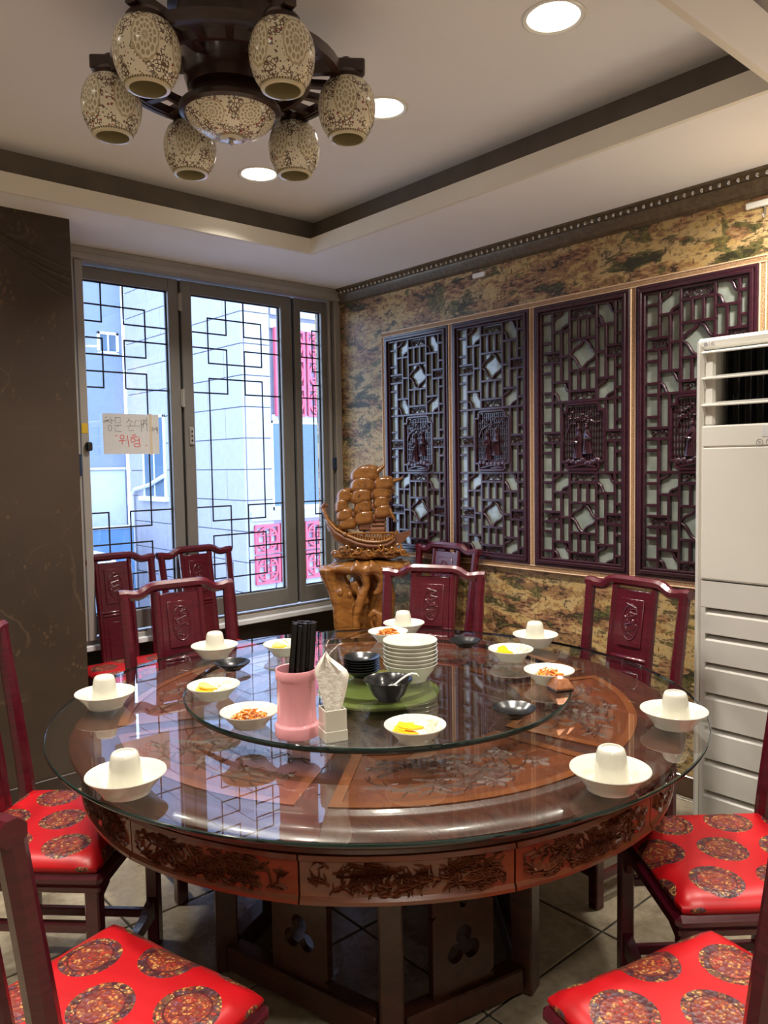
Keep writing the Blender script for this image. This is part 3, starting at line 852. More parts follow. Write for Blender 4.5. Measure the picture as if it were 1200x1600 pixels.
def build_panel(label, yc, seed):
    rnd = random.Random(seed)
    P = thing('lattice_panel', label, 'wall panel', (XW - 0.001, yc + PN_W / 2 + 0.0, ZB_ + 0.03), -PI / 2, 'carved lattice panels along the gold-bordered wall')
    Hh = ZT_ - ZB_ - 0.06
    Wd = PN_W
    F = 0.044
    fr = MB()
    st = ((0.0, 0.016, 0.030), (0.016, 0.032, 0.038), (0.032, F, 0.026))
    for a, b_, dep in st:
        fr.cbox(a, b_, -dep, 0, a, Hh - a, 0.003).cbox(Wd - b_, Wd - a, -dep, 0, a, Hh - a, 0.003)
        fr.cbox(a, Wd - a, -dep - 0.0003, 0, a, b_, 0.003).cbox(a, Wd - a, -dep - 0.0003, 0, Hh - b_, Hh - a, 0.003)
    obj('panel_frame', fr, 'panel_wood', P)
    obj('backing_pane', MB().box(F - 0.002, Wd - F + 0.002, -0.004, -0.001, F - 0.002, Hh - F + 0.002), 'panel_backing', P, 0)
    YB = -0.006
    def B(a, b_):
        lat_bar(P, g2(*a), g2(*b_), YB, 0.0130, 0.019, 'panel_wood', 'lattice_bar')
    def section(o):
        for c_ in (1, 8):
            B((c_, o), (c_, o + 4)); B((c_, o + 5), (c_, o + 9))
        for c_ in (2, 7):
            B((c_, o + 2), (c_, o + 7))
        for c_ in (3, 6):
            B((c_, o), (c_, o + 9))
        for c_ in (4, 5):
            B((c_, o + 1), (c_, o + 3)); B((c_, o + 6), (c_, o + 8))
        for r in (1, 3, 6, 8):
            B((0, o + r), (1, o + r)); B((3, o + r), (6, o + r)); B((8, o + r), (9, o + r))
        for r in (2, 7):
            B((1, o + r), (3, o + r)); B((6, o + r), (8, o + r))
        for r in (4, 5):
            B((0, o + r), (2, o + r)); B((7, o + r), (9, o + r))
        B((2, o + 4.5), (3, o + 4.5)); B((6, o + 4.5), (7, o + 4.5))
        for a, b_ in (((1, 1), (2, 0)), ((2, 2), (3, 1)), ((7, 0), (8, 1)), ((6, 1), (7, 2)), ((1, 8), (2, 9)), ((2, 7), (3, 8)), ((7, 9), (8, 8)), ((6, 8), (7, 7)),
                      ((4.5, 3.1), (6, 4.5)), ((6, 4.5), (4.5, 5.9)), ((4.5, 5.9), (3, 4.5)), ((3, 4.5), (4.5, 3.1))):
            x0, z0 = g2(a[0], a[1] + o); x1, z1 = g2(b_[0], b_[1] + o)
            key = ('w', round(x1 - x0, 4), round(z1 - z0, 4))
            if key not in BAR:
                me = bpy.data.meshes.new('wavy_bar')
                q = wave_bar((0, 0), (x1 - x0, z1 - z0))
                me.from_pydata(q.v, [], q.f); me.materials.append(MATS['panel_wood']); me.shade_smooth()
                BAR[key] = me
            inst('wavy_bar', BAR[key], P, (x0, YB, z0))
        for (c0, c1, r0_, r1_) in ((3, 6, 0, 1), (3, 6, 8, 9), (0, 2, 4, 5), (7, 9, 4, 5)):
            fret(c0, c1, o + r0_, o + r1_)
    def fret(c0, c1, r0_, r1_):
        key = ('f', c1 - c0)
        if key not in BAR:
            q = fret_mesh((c1 - c0) * UU - 0.012, ZU - 0.010, c1)
            me = bpy.data.meshes.new('fret')
            me.from_pydata(q.v, [], q.f); me.materials.append(MATS['panel_wood']); me.shade_smooth()
            BAR[key] = me
        x, z = g2((c0 + c1) / 2, (r0_ + r1_) / 2)
        inst('fret', BAR[key], P, (x, YB, z))
    section(0); section(16)
    B((0, 9), (9, 9)); B((0, 16), (9, 16))
    for c_ in (1, 2, 7, 8):
        B((c_, 9), (c_, 12)); B((c_, 13), (c_, 16))
    for r in (12, 13):
        B((0, r), (2, r)); B((7, r), (9, r))
    for r in (11, 14):
        B((0, r), (1, r)); B((8, r), (9, r))
    fret(0, 2, 12, 13); fret(7, 9, 12, 13)
    # carved medallion
    cx_, cz_ = g2(4.5, 12.5)
    mw, mh = 0.118, 0.155
    out = []
    def corner(sx_, sz_):
        return [(sx_ * mw, sz_ * (mh - 0.042)), (sx_ * (mw - 0.010), sz_ * (mh - 0.034)), (sx_ * (mw - 0.026), sz_ * (mh - 0.036)), (sx_ * (mw - 0.030), sz_ * (mh - 0.022)), (sx_ * (mw - 0.030), sz_ * (mh - 0.008)), (sx_ * (mw - 0.040), sz_ * mh)]
    out = corner(1, 1)[::-1] and corner(1, -1)[::-1] + corner(1, 1) + corner(-1, 1)[::-1] + corner(-1, -1)
    md = obj('medallion_frame', MB().tube([(cx_ + x, -0.022, cz_ + z) for x, z in out], 0.0085, 6, closed=True), 'panel_wood', P)
    sl = MB()
    for k in range(17):
        x = -mw + 0.008 + k * (2 * mw - 0.016) / 16
        zz = mh - (0.012 if abs(x) < mw - 0.034 else 0.045)
        sl.box(cx_ + x - 0.0022, cx_ + x + 0.0022, -0.016, -0.008, cz_ - zz, cz_ + zz)
    for k in range(9):
        z = -mh + 0.03 + k * (2 * mh - 0.06) / 8
        sl.box(cx_ - mw + 0.006, cx_ + mw - 0.006, -0.015, -0.009, cz_ + z - 0.002, cz_ + z + 0.002)
    obj('medallion_slats', sl, 'panel_wood', md)
    obj('scroll', MB().tube([(cx_ + (0.075 * s_ if s_ else 0), -0.024, cz_ - mh + 0.018 + 0.006 * math.cos(s_ * 3)) for s_ in [k / 6 - 1 for k in range(13)]], 0.006, 6), 'panel_wood', md)
    # two robed figures, a tree and rocks in relief
    for s_ in (-1, 1):
        f_ = MB()
        bx = cx_ + s_ * (0.030 + rnd.uniform(-.006, .006)); bz = cz_ - 0.105 + (0.03 if s_ > 0 else 0.0) + rnd.uniform(-.01, .01)
        hgt = rnd.uniform(0.13, 0.16)
        lean = rnd.uniform(-0.008, 0.008)
        pts = [(bx + lean * k / 6, -0.020, bz + hgt * k / 6 * 0.86) for k in range(7)]
        f_.tube(pts, [0.030, 0.026, 0.022, 0.019, 0.021, 0.017, 0.008], 8, flat=0.45)
        f_.ell((bx + lean, -0.024, bz + hgt * 0.93), (0.0095, 0.009, 0.0125), 8, 6)
        f_.ell((bx + lean, -0.024, bz + hgt * 1.01), (0.006, 0.006, 0.008), 6, 5)
        f_.tube([(bx + lean, -0.024, bz + hgt * 0.7), (bx + s_ * 0.022, -0.030, bz + hgt * 0.52), (bx - s_ * 0.012, -0.034, bz + hgt * 0.50)], [0.010, 0.011, 0.007], 6)
        for k in range(3):
            f_.tube([(bx + (k - 1) * 0.012, -0.031, bz + 0.005), (bx + (k - 1) * 0.007, -0.030, bz + hgt * 0.45)], 0.0028, 5)
        obj('carved_figure', f_, 'panel_wood', md)
    f_ = MB()
    for k in range(7):
        f_.ell((cx_ - 0.08 + 0.026 * k, -0.02, cz_ - 0.122 + rnd.uniform(-.004, .012)), (0.02, 0.012, 0.012 + rnd.uniform(0, .006)), 7, 5)
    for k in range(26):
        a = rnd.uniform(0, 2 * PI)
        f_.ell((cx_ + rnd.uniform(-0.085, 0.085), -0.020, cz_ + 0.085 + rnd.uniform(-.025, .035)), (rnd.uniform(.005, .011), 0.006, rnd.uniform(.004, .008)), 6, 4)
    f_.tube([(cx_ - 0.09, -0.02, cz_ + 0.02), (cx_ - 0.07, -0.022, cz_ + 0.06), (cx_ - 0.02, -0.022, cz_ + 0.085), (cx_ + 0.05, -0.02, cz_ + 0.09)], [0.006, 0.005, 0.004, 0.003], 6)
    obj('carved_foliage', f_, 'panel_wood', md)
    return P
PL = ['leftmost dark carved lattice panel behind the wooden ship', 'second dark carved lattice panel from the window, above the far chairs',
      'dark carved lattice panel, whole in view, next to the one behind the air conditioner', 'dark carved lattice panel partly hidden behind the air conditioner']
for k in range(4):
    build_panel(PL[k], PY0 - (k + 0.5) * PWI, 11 + k)

def wall_clip(label, y, z, ln, hook):
    T = thing('wall_clip', label, 'wall bracket', (XW, y, z), -PI / 2, 'small white brackets under the cornice')
    obj('plate', MB().cbox(-ln / 2, ln / 2, -0.016, 0, -0.012, 0.012, 0.003), 'porcelain_cool', T)
    if hook:
        obj('stem', MB().cbox(0.01, 0.018, -0.012, -0.004, -0.05, -0.010, 0.002), 'chrome', T)
        obj('hook', MB().tube([(0.014, -0.008, -0.045), (0.014, -0.022, -0.058), (0.014, -0.034, -0.046)], 0.004, 6), 'chrome', T)
wall_clip('small white plastic clip on the wallpaper above the second lattice panel', 2.79, 2.466, 0.085, False)
wall_clip('long white bracket with a hook high on the wallpaper at the right edge', 1.33, 2.466, 0.12, True)

# ================================================================== lamps
def downlight(label, x, y, z, watts, r=0.079, spread=115):
    T = thing('downlight', label, 'ceiling light', (x, y, z), 0, 'recessed round downlights')
    obj('trim_ring', MB().lathe([(r - 0.002, 0.0), (r, -0.003), (r + 0.010, -0.006), (r + 0.016, -0.003), (r + 0.016, 0.0)], 40), 'porcelain_cool', T)
    obj('lens', MB().lathe([(0, -0.0015), (r, -0.0015)], 40), 'lamp_lens', T)
    li = bpy.data.lights.new('downlight_lamp', 'AREA')
    li.shape = 'DISK'; li.size = r * 1.9; li.energy = watts; li.color = LAMP_COL; li.spread = math.radians(spread)
    lo = bpy.data.objects.new('lamp', li)
    COL.objects.link(lo)
    lo.parent = T; lo.location = (0, 0, -0.004)
downlight('bright round downlight nearest the top of the view', 1.99, 1.45, HT, LAMP_W)
downlight('bright round downlight partly hidden behind the right lamp shade', 1.99, 2.22, HT, LAMP_W)
downlight('bright round downlight nearest the window, below the lamp shades', 1.99, 3.07, HT, LAMP_W)
downlight('round downlight of the second tray row above the chairs', 0.35, 1.45, HT, LAMP_W)
downlight('round downlight of the second tray row in the middle', 0.35, 2.22, HT, LAMP_W)
downlight('round downlight of the second tray row beside the dark pillar', 0.35, 3.07, HT, LAMP_W)
downlight('round downlight in the soffit over the air conditioner', 2.78, 0.98, HS, LAMP_W * 1.7, spread=160)
downlight('round downlight in the soffit behind the near chairs', 1.5, -0.1, HS, LAMP_W)
downlight('round downlight in the soffit behind the viewer', 0.2, -0.3, HS, LAMP_W)

# ceiling lamp with six painted porcelain shades
CX, CY = 1.227, 2.035
ch = thing('ceiling_lamp', 'dark wooden ceiling lamp with six painted porcelain jar shades around a bowl', 'ceiling lamp', (CX, CY, HT))
PH0 = 1.432 + PI
ring = MB()
NS = 48
RO, RI = 0.325, 0.225
def annulus(mb, r_in, r_out, z0, z1, a0, a1, n):
    i = mb.n()
    for k in range(n + 1):
        a = a0 + (a1 - a0) * k / n
        for r, z in ((r_in, z0), (r_out, z0), (r_out, z1), (r_in, z1)):
            mb.v.append((r * math.cos(a), r * math.sin(a), z))
    for k in range(n):
        p, q = i + 4 * k, i + 4 * (k + 1)
        mb.f += [(p + j, p + (j + 1) % 4, q + (j + 1) % 4, q + j) for j in range(4)]
    if abs(a1 - a0) < 2 * PI - 1e-4:
        mb.f += [(i, i + 1, i + 2, i + 3), tuple(i + 4 * n + j for j in (3, 2, 1, 0))]
    return mb
Z0c, Z1c = -0.205, -0.180
annulus(ring, 0.304, RO, Z0c, Z1c, 0, 2 * PI, NS)
annulus(ring, 0.222, 0.236, Z0c, Z1c, 0, 2 * PI, NS)
for k in range(20):
    a = k * 2 * PI / 20 + 0.1
    annulus(ring, 0.234, 0.306, Z0c + 0.002, Z1c - 0.002, a - 0.04, a + 0.04, 2)
obj('openwork_ring', ring, 'fitting_wood', ch)
obj('ring_rim', annulus(MB(), RO - 0.010, RO + 0.004, Z0c - 0.003, Z1c + 0.003, 0, 2 * PI, NS), 'fitting_wood', ch)
obj('drum', MB().lathe([(0.0, 0.0), (0.17, 0.0), (0.17, -0.012), (0.145, -0.02), (0.130, -0.20), (0.12, -0.235), (0.0, -0.235)], 36), 'fitting_wood', ch)
for k in range(6):
    a = PH0 + k * PI / 3
    q = MB().cbox(0.10, 0.395, -0.018, 0.018, -0.178, -0.138, 0.004)
    q.xf(rotz(a))
    obj('arm', q, 'fitting_wood', ch)
jar_prof = [(0.046, -0.100), (0.055, -0.098), (0.058, -0.092), (0.060, -0.084), (0.068, -0.072), (0.076, -0.052), (0.082, -0.028), (0.085, 0.0), (0.0845, 0.02), (0.080, 0.046), (0.072, 0.068), (0.062, 0.084), (0.050, 0.092), (0.040, 0.095)]
jar_prof = [(r_, z_ * 0.85) for r_, z_ in jar_prof]
jar_in = [(0.046, -0.100), (0.048, -0.088), (0.064, -0.06), (0.076, 0.0), (0.066, 0.06), (0.03, 0.085), (0.0, 0.086)]
jar_in = [(r_, z_ * 0.85) for r_, z_ in jar_in]
jar0 = None
for k in range(6):
    a = PH0 + k * PI / 3
    e_ = (0.340 * math.cos(a), 0.340 * math.sin(a), 2.520 - HT)
    if jar0 is None:
        jar0 = (MB().lathe(jar_prof, 40, uv=True), MB().lathe(jar_in, 32), MB().lathe([(0.0, 0.080), (0.047, 0.080), (0.050, 0.090), (0.040, 0.103), (0.016, 0.110), (0.014, 0.146), (0.0, 0.146)], 24))
        js = obj('jar_shade', jar0[0], 'lamp_china', ch); ji = obj('shade_lining', jar0[1], 'lamp_inside', js); jc = obj('shade_cap', jar0[2], 'fitting_wood', js)
        J = (js.data, ji.data, jc.data)
    else:
        js = inst('jar_shade', J[0], ch); inst('shade_lining', J[1], js); inst('shade_cap', J[2], js)
    js.location = e_; js.rotation_euler = (0, 0, a + 0.6 + 0.9 * k)
bowl_prof = [(0.012, -0.070), (0.04, -0.067), (0.07, -0.058), (0.098, -0.043), (0.119, -0.024), (0.130, -0.005), (0.133, 0.004)]
bo = obj('bowl_shade', MB().lathe(bowl_prof, 48, uv=True), 'bowl_china', ch, loc=(0, 0, 2.503 - HT))
obj('bowl_ring', MB().lathe([(0.128, 0.0), (0.134, -0.006), (0.146, 0.0), (0.148, 0.012), (0.140, 0.022), (0.12, 0.03), (0.10, 0.065)], 48), 'fitting_wood', ch, loc=(0, 0, 2.503 - HT))
obj('finial', MB().lathe([(0.0, -0.088), (0.006, -0.085), (0.008, -0.078), (0.004, -0.073), (0.013, -0.070), (0.0, -0.066)], 12), 'chrome', bo)

# ================================================================== air conditioner
AX, AYc = 2.90, 1.12
ac = thing('air_conditioner', 'tall cream floor-standing air conditioner with louvres against the right wall', 'air conditioner', (AX, AYc, 0), -PI / 2)
HW, FR, BK, TOPZ = 0.262, -0.15, 0.15, 1.91
OZ0, OZ1 = 1.595, 1.868
mb = MB()
mb.cbox(-HW, -HW + 0.028, FR, BK, 0.0, TOPZ, 0.012)
mb.cbox(HW - 0.028, HW, FR, BK, 0.0, TOPZ, 0.012)
mb.cbox(-HW + 0.01, HW - 0.01, FR + 0.0005, BK, OZ1, TOPZ - 0.0005, 0.012)
mb.cbox(-HW + 0.02, HW - 0.02, FR + 0.006, BK, 1.032, OZ0, 0.004)
mb.box(-HW + 0.02, HW - 0.02, FR + 0.05, BK, 0.0, 1.03)
mb.cbox(-HW + 0.02, HW - 0.02, FR + 0.002, BK - 0.01, 0.0, 0.117, 0.004)
obj('body', mb, 'ac_cream', ac)
obj('front_cover', MB().cbox(-HW + 0.0285, HW - 0.0285, FR + 0.0, FR + 0.02, 1.036, 1.515, 0.004), 'ac_cream', ac)
obj('control_strip', MB().cbox(-HW + 0.0285, HW - 0.0285, FR + 0.0, FR + 0.02, 1.518, OZ0 - 0.002, 0.004), 'ac_cream', ac)
obj('outlet', MB().box(-HW + 0.028, HW - 0.028, FR + 0.11, FR + 0.12, OZ0, OZ1), 'ac_dark', ac, 0)
for s_ in (-1, 1):
    a, b_ = sorted((s_ * (HW - 0.027), s_ * (HW - 0.066)))
    obj('outlet_cheek', MB().cbox(a, b_, FR + 0.012, FR + 0.11, OZ0 - 0.002, OZ1 + 0.002, 0.008), 'ac_cream', ac)
for z in (1.855, 1.762, 1.666):
    v_ = MB().cbox(-HW + 0.026, HW - 0.026, 0, 0.05, -0.004, 0.004, 0.0025)
    v_.xf(Matrix.Translation((0, FR - 0.012, z)) @ Matrix.Rotation(math.radians(14), 4, 'X'))
    lv = obj('louvre', v_, 'ac_cream', ac)
    br = MB()
    for s_ in (-1, 1):
        x = s_ * (HW - 0.034)
        br.prism([(FR - 0.008, z), (FR + 0.05, z + 0.008), (FR + 0.05, z - 0.03), (FR + 0.012, z - 0.035)], x - 0.004, x + 0.004, 'x')
    obj('louvre_bracket', br, 'ac_cream', lv)
for k in range(9):
    x = -0.17 + k * 0.0425
    obj('inner_vane', MB().box(x - 0.0015, x + 0.0015, FR + 0.055, FR + 0.10, OZ0, OZ1), 'ac_dark', ac)
obj('slot_backing', MB().box(-HW + 0.026, HW - 0.026, FR + 0.046, FR + 0.05, 0.117, 1.03), 'ac_slot', ac, 0)
SZ = [1.031, 0.930, 0.833, 0.726, 0.614, 0.487, 0.365, 0.245, 0.118]
for k in range(len(SZ) - 1):
    zt_, zb_ = SZ[k] - (0.003 if k == 0 else 0.020), SZ[k + 1]
    sl = MB().prism([(FR + 0.022, zt_ + 0.012) if k else (FR, zt_), (FR, zt_ - 0.004 if k else zt_ - 0.001), (FR, zb_ + 0.003), (FR + 0.004, zb_), (FR + 0.045, zb_ + 0.002), (FR + 0.045, zt_ + 0.014 if k else zt_)], -HW + (0.044 if k else 0.0285), HW - (0.044 if k else 0.0285), 'x')
    obj('grille_slat', sl, 'ac_grille', ac, 25)
for s_ in (-1, 1):
    a, b_ = sorted((s_ * (HW - 0.028), s_ * (HW - 0.045)))
    obj('grille_side', MB().box(a, b_, FR + 0.001, FR + 0.046, 0.117, 0.930), 'ac_grille', ac)
dsp = obj('display', MB().cbox(-0.022, 0.060, FR - 0.0015, FR + 0.002, 1.548, 1.588, 0.001), 'ac_display', ac)
obj('status_light', MB().cbox(0.008, 0.030, FR - 0.0025, FR - 0.001, 1.570, 1.582, 0.0005), 'ac_led', dsp)
for k in range(3):
    q = MB().tube([(0.011 * math.cos(a * PI / 10), 0, 0.011 * math.sin(a * PI / 10)) for a in range(20)], 0.0010, 5, closed=True)
    q.tube([(0.004 * math.cos(a * PI / 4), 0, 0.004 * math.sin(a * PI / 4)) for a in range(8)], 0.0008, 4, closed=True)
    obj('button', q, 'ac_grey', ac, loc=(-0.030 + 0.033 * k, FR - 0.0005, 1.530))
def text_mesh(s_, size, name):
    cu = bpy.data.curves.new(name, 'FONT')
    cu.body = s_; cu.size = size; cu.extrude = 0.0004
    o = bpy.data.objects.new(name, cu)
    COL.objects.link(o)
    bpy.context.view_layer.update()
    dg = bpy.context.evaluated_depsgraph_get()
    me = bpy.data.meshes.new_from_object(o.evaluated_get(dg))
    bpy.data.objects.remove(o); bpy.data.curves.remove(cu)
    return me
me = text_mesh('LG', 0.017, 'logo_text')
me.materials.append(MATS['ac_grey'])
lg = inst('logo_letters', me, ac, (-0.213, FR - 0.0006, 1.8805), (PI / 2, 0, 0))
lgd = MB().lathe([(0, 0.0008), (0.0075, 0.0008), (0.0075, -0.001)], 20).xf(Matrix.Rotation(PI / 2, 4, 'X'))
obj('logo_disc', lgd, 'ac_grey', ac, loc=(-0.224, FR - 0.0002, 1.8865))

# ================================================================== table
tb = thing('round_table', 'large round carved red-brown wooden table under a glass sheet', 'table', (TX, TY, 0))
obj('tabletop', MB().lathe([(0, 0.752), (0.40, 0.752), (0.405, 0.750), (0.41, 0.752), (0.775, 0.752), (0.78, 0.749), (0.79, 0.748), (0.80, 0.752), (0.845, 0.756), (0.872, 0.752), (0.885, 0.742), (0.886, 0.732), (0.876, 0.722), (0.868, 0.718), (0.862, 0.706), (0.84, 0.700), (0, 0.700)], 144), 'table_wood_dark', tb)
A0 = math.radians(-142.0)
def sector(mb, r0_, r1_, a0, a1, z0, z1, n=14):
    i = mb.n()
    for k in range(n + 1):
        a = a0 + (a1 - a0) * k / n
        for r, z in ((r0_, z0), (r1_, z0), (r1_, z1), (r0_, z1)):
            mb.v.append((r * math.cos(a), r * math.sin(a), z))
    for k in range(n):
        p, q = i + 4 * k, i + 4 * (k + 1)
        mb.f += [(p + j, p + (j + 1) % 4, q + (j + 1) % 4, q + j) for j in range(4)]
    mb.f += [(i, i + 3, i + 2, i + 1), (i + 4 * n, i + 4 * n + 1, i + 4 * n + 2, i + 4 * n + 3)]
    return mb
def blossom(mb, mp, u, v_, r, h, rnd):
    a0 = rnd.uniform(0, 6)
    for k in range(5):
        a = a0 + k * 2 * PI / 5
        mb.ridge(mp, [(u, v_), (u + r * 0.6 * math.cos(a), v_ + r * 0.6 * math.sin(a)), (u + r * math.cos(a), v_ + r * math.sin(a))], [r * 0.12, r * 0.38, r * 0.12], h)
def leaf(mb, mp, u, v_, a, l_, h, rnd):
    b_ = a + rnd.uniform(-0.5, 0.5)
    p1 = (u + l_ * 0.5 * math.cos(a), v_ + l_ * 0.5 * math.sin(a))
    mb.ridge(mp, [(u, v_), p1, (p1[0] + l_ * 0.5 * math.cos(b_), p1[1] + l_ * 0.5 * math.sin(b_))], [l_ * 0.05, l_ * 0.13, l_ * 0.02], h)
def vines(mb, mp, U, V, seed, nb, h, lw, ls=1.0):
    # branching vine within u in [-U, U], v in [-V, V]
    rnd = random.Random(seed)
    for b_ in range(nb):
        s_ = 1 if b_ % 2 else -1
        u, v_ = rnd.uniform(-U, U) * 0.9, -V * 0.8 * s_ * rnd.uniform(0.2, 1)
        a = (0 if rnd.random() < 0.5 else PI) + rnd.uniform(-0.6, 0.6)
        pts = [(u, v_)]
        cur = rnd.uniform(-0.25, 0.25)
        for k in range(rnd.randint(6, 11)):
            a += cur + rnd.uniform(-0.25, 0.25)
            if abs(pts[-1][1]) > V * 0.7:
                a += -0.5 * math.copysign(1, pts[-1][1]) * math.copysign(1, math.cos(a))
            stp = V * 0.22
            q = (pts[-1][0] + stp * math.cos(a), pts[-1][1] + stp * math.sin(a))
            if abs(q[0]) > U or abs(q[1]) > V:
                break
            pts.append(q)
            if k % 2 == 0:
                for sd in (-1, 1):
                    la = a + sd * rnd.uniform(0.5, 1.1)
                    ll = rnd.uniform(0.25, 0.45) * V * ls
                    e_ = (q[0] + ll * math.cos(la), q[1] + ll * math.sin(la))
                    if abs(e_[0]) < U and abs(e_[1]) < V:
                        leaf(mb, mp, q[0], q[1], la, ll, h, rnd)
        if len(pts) > 2:
            mb.ridge(mp, pts, [lw * (1 - 0.6 * k / len(pts)) for k in range(len(pts))], h)
            if rnd.random() < 0.5:
                q = pts[-1]
                rr_ = min(V * 0.3, V - abs(q[1]), U - abs(q[0]))
                if rr_ > V * 0.1:
                    blossom(mb, mp, q[0], q[1], rr_, h * 1.1, rnd)
    return mb
# six framed sector panels in the top, with carved branches
half = math.radians(27.2)
fr_ = MB()
sector(fr_, 0.735, 0.760, -half, half, 0.750, 0.7555)
sector(fr_, 0.440, 0.462, -half, half, 0.750, 0.7555)
for s_ in (-1, 1):
    ra, rb = 0.44, 0.760
    a1 = half
    for k in range(1):
        p0 = (ra * math.cos(a1), s_ * ra * math.sin(a1)); p1 = (rb * math.cos(a1), s_ * rb * math.sin(a1))
        nx, ny = math.sin(a1), -s_ * math.cos(a1)
        w_ = 0.026
        poly = [p0, p1, (p1[0] + nx * w_, p1[1] + ny * w_), (p0[0] + nx * w_, p0[1] + ny * w_)]
        fr_.prism(poly if s_ < 0 else poly[::-1], 0.750, 0.7556)
fld = sector(MB(), 0.455, 0.742, -half + 0.02, half - 0.02, 0.7500, 0.7523)
crv = []
for sd in (3, 8, 21):
    q = MB()
    rm = 0.60
    mp = lambda u, v_, h: ((rm + v_) * math.cos(u / rm), (rm + v_) * math.sin(u / rm), 0.7523 + h)
    vines(q, mp, 0.235, 0.115, sd, 16, 0.0034, 0.0045)
    rnd = random.Random(sd)
    # main branch and a flower cluster
    pts = [(-0.20 + 0.4 * k / 14, 0.06 * math.sin(k * 0.45 + sd) - 0.01) for k in range(15)]
    q.ridge(mp, pts, [0.007 * (1 - 0.5 * k / 15) for k in range(15)], 0.005)
    for k in range(7):
        blossom(q, mp, rnd.uniform(-0.05, 0.12), rnd.uniform(-0.06, 0.07), rnd.uniform(0.018, 0.028), 0.005, rnd)
    crv.append(q)
fdata = cdata = None
for k in range(6):
    a = A0 + math.radians(30) + k * PI / 3
    if k == 0:
        f0 = obj('panel_frame', fr_, 'frame_wood', tb); d0 = obj('panel_field', fld, 'table_wood', tb)
        c0 = [obj('branch_carving', q, 'carving_wood', tb) for q in crv]
        fdata, ddata, cdata = f0.data, d0.data, [x.data for x in c0]
        for x in (f0, d0, c0[0]):
            x.rotation_euler = (0, 0, a)
        for j, x in enumerate(c0[1:]):
            x.rotation_euler = (0, 0, a + (j + 1) * PI / 3)
    else:
        inst('panel_frame', fdata, tb, rot=(0, 0, a)); inst('panel_field', ddata, tb, rot=(0, 0, a))
        if k > 2:
            inst('branch_carving', cdata[k % 3], tb, rot=(0, 0, a))
# apron: twelve slightly flattened carved segments
def flatmap(r, dep):
    return dep
seg = MB()
ha = math.radians(14.85)
prof = [(0.846, 0.702), (0.858, 0.700), (0.860, 0.690), (0.852, 0.684), (0.850, 0.612), (0.856, 0.604), (0.856, 0.596), (0.842, 0.590), (0.825, 0.592), (0.825, 0.702)]
nseg = 10
for k in range(nseg + 1):
    a = -ha + 2 * ha * k / nseg
    cr = 1 - 0.35 * (1 - math.cos(ha) / math.cos(a)) if False else (0.88 + 0.12 / math.cos(a))
    for r, z in prof:
        seg.v.append((r * cr * math.cos(a), r * cr * math.sin(a), z))
n_ = len(prof)
for k in range(nseg):
    for j in range(n_ - 1):
        p, q = k * n_, (k + 1) * n_
        seg.f.append((p + j, p + j + 1, q + j + 1, q + j))
seg.f.append(tuple(range(n_))); seg.f.append(tuple(nseg * n_ + j for j in range(n_ - 1, -1, -1)))
acv = []
for sd in (5, 9):
    q = MB()
    def mp(u, v_, h):
        a = u / 0.85
        cr = 0.88 + 0.12 / math.cos(a)
        r = 0.851 * cr + h
        return (r * math.cos(a), r * math.sin(a), 0.648 + v_)
    vines(q, mp, 0.205, 0.038, sd, 36, 0.007, 0.0028, 1.9)
    acv.append(q)
for k in range(12):
    a = A0 + math.radians(15 + 30 * k)
    if k == 0:
        s0 = obj('apron_segment', seg, 'apron_wood', tb); s0.rotation_euler = (0, 0, a); v0 = obj('vine_carving', acv[0], 'apron_carving', s0)
        sdat, vdat = s0.data, [v0.data]
    else:
        s_ = inst('apron_segment', sdat, tb, rot=(0, 0, a))
        if k == 1:
            v1 = obj('vine_carving', acv[1], 'apron_carving', s_); vdat.append(v1.data)
        else:
            inst('vine_carving', vdat[k % 2], s_)
# five-post pedestal with floor rails and pierced boards
PR = 0.480
PV = [(PR * math.cos(math.radians(a)), PR * math.sin(math.radians(a))) for a in (156, 231.5, 285.7, 355, 75)]
for (x, y) in PV:
    obj('post', MB().cbox(-0.031, 0.031, -0.031, 0.031, 0.0, 0.70, 0.005).xf(Matrix.Translation((x, y, 0)) @ rotz(math.atan2(y, x))), 'table_wood_dark', tb)
def rail(p, q, z0, z1, wd):
    l_ = math.hypot(q[0] - p[0], q[1] - p[1])
    mb = MB().cbox(-l_ / 2 + 0.03, l_ / 2 - 0.03, -wd / 2, wd / 2, z0, z1, 0.005)
    return mb.xf(Matrix.Translation(((p[0] + q[0]) / 2, (p[1] + q[1]) / 2, 0)) @ rotz(math.atan2(q[1] - p[1], q[0] - p[0])))
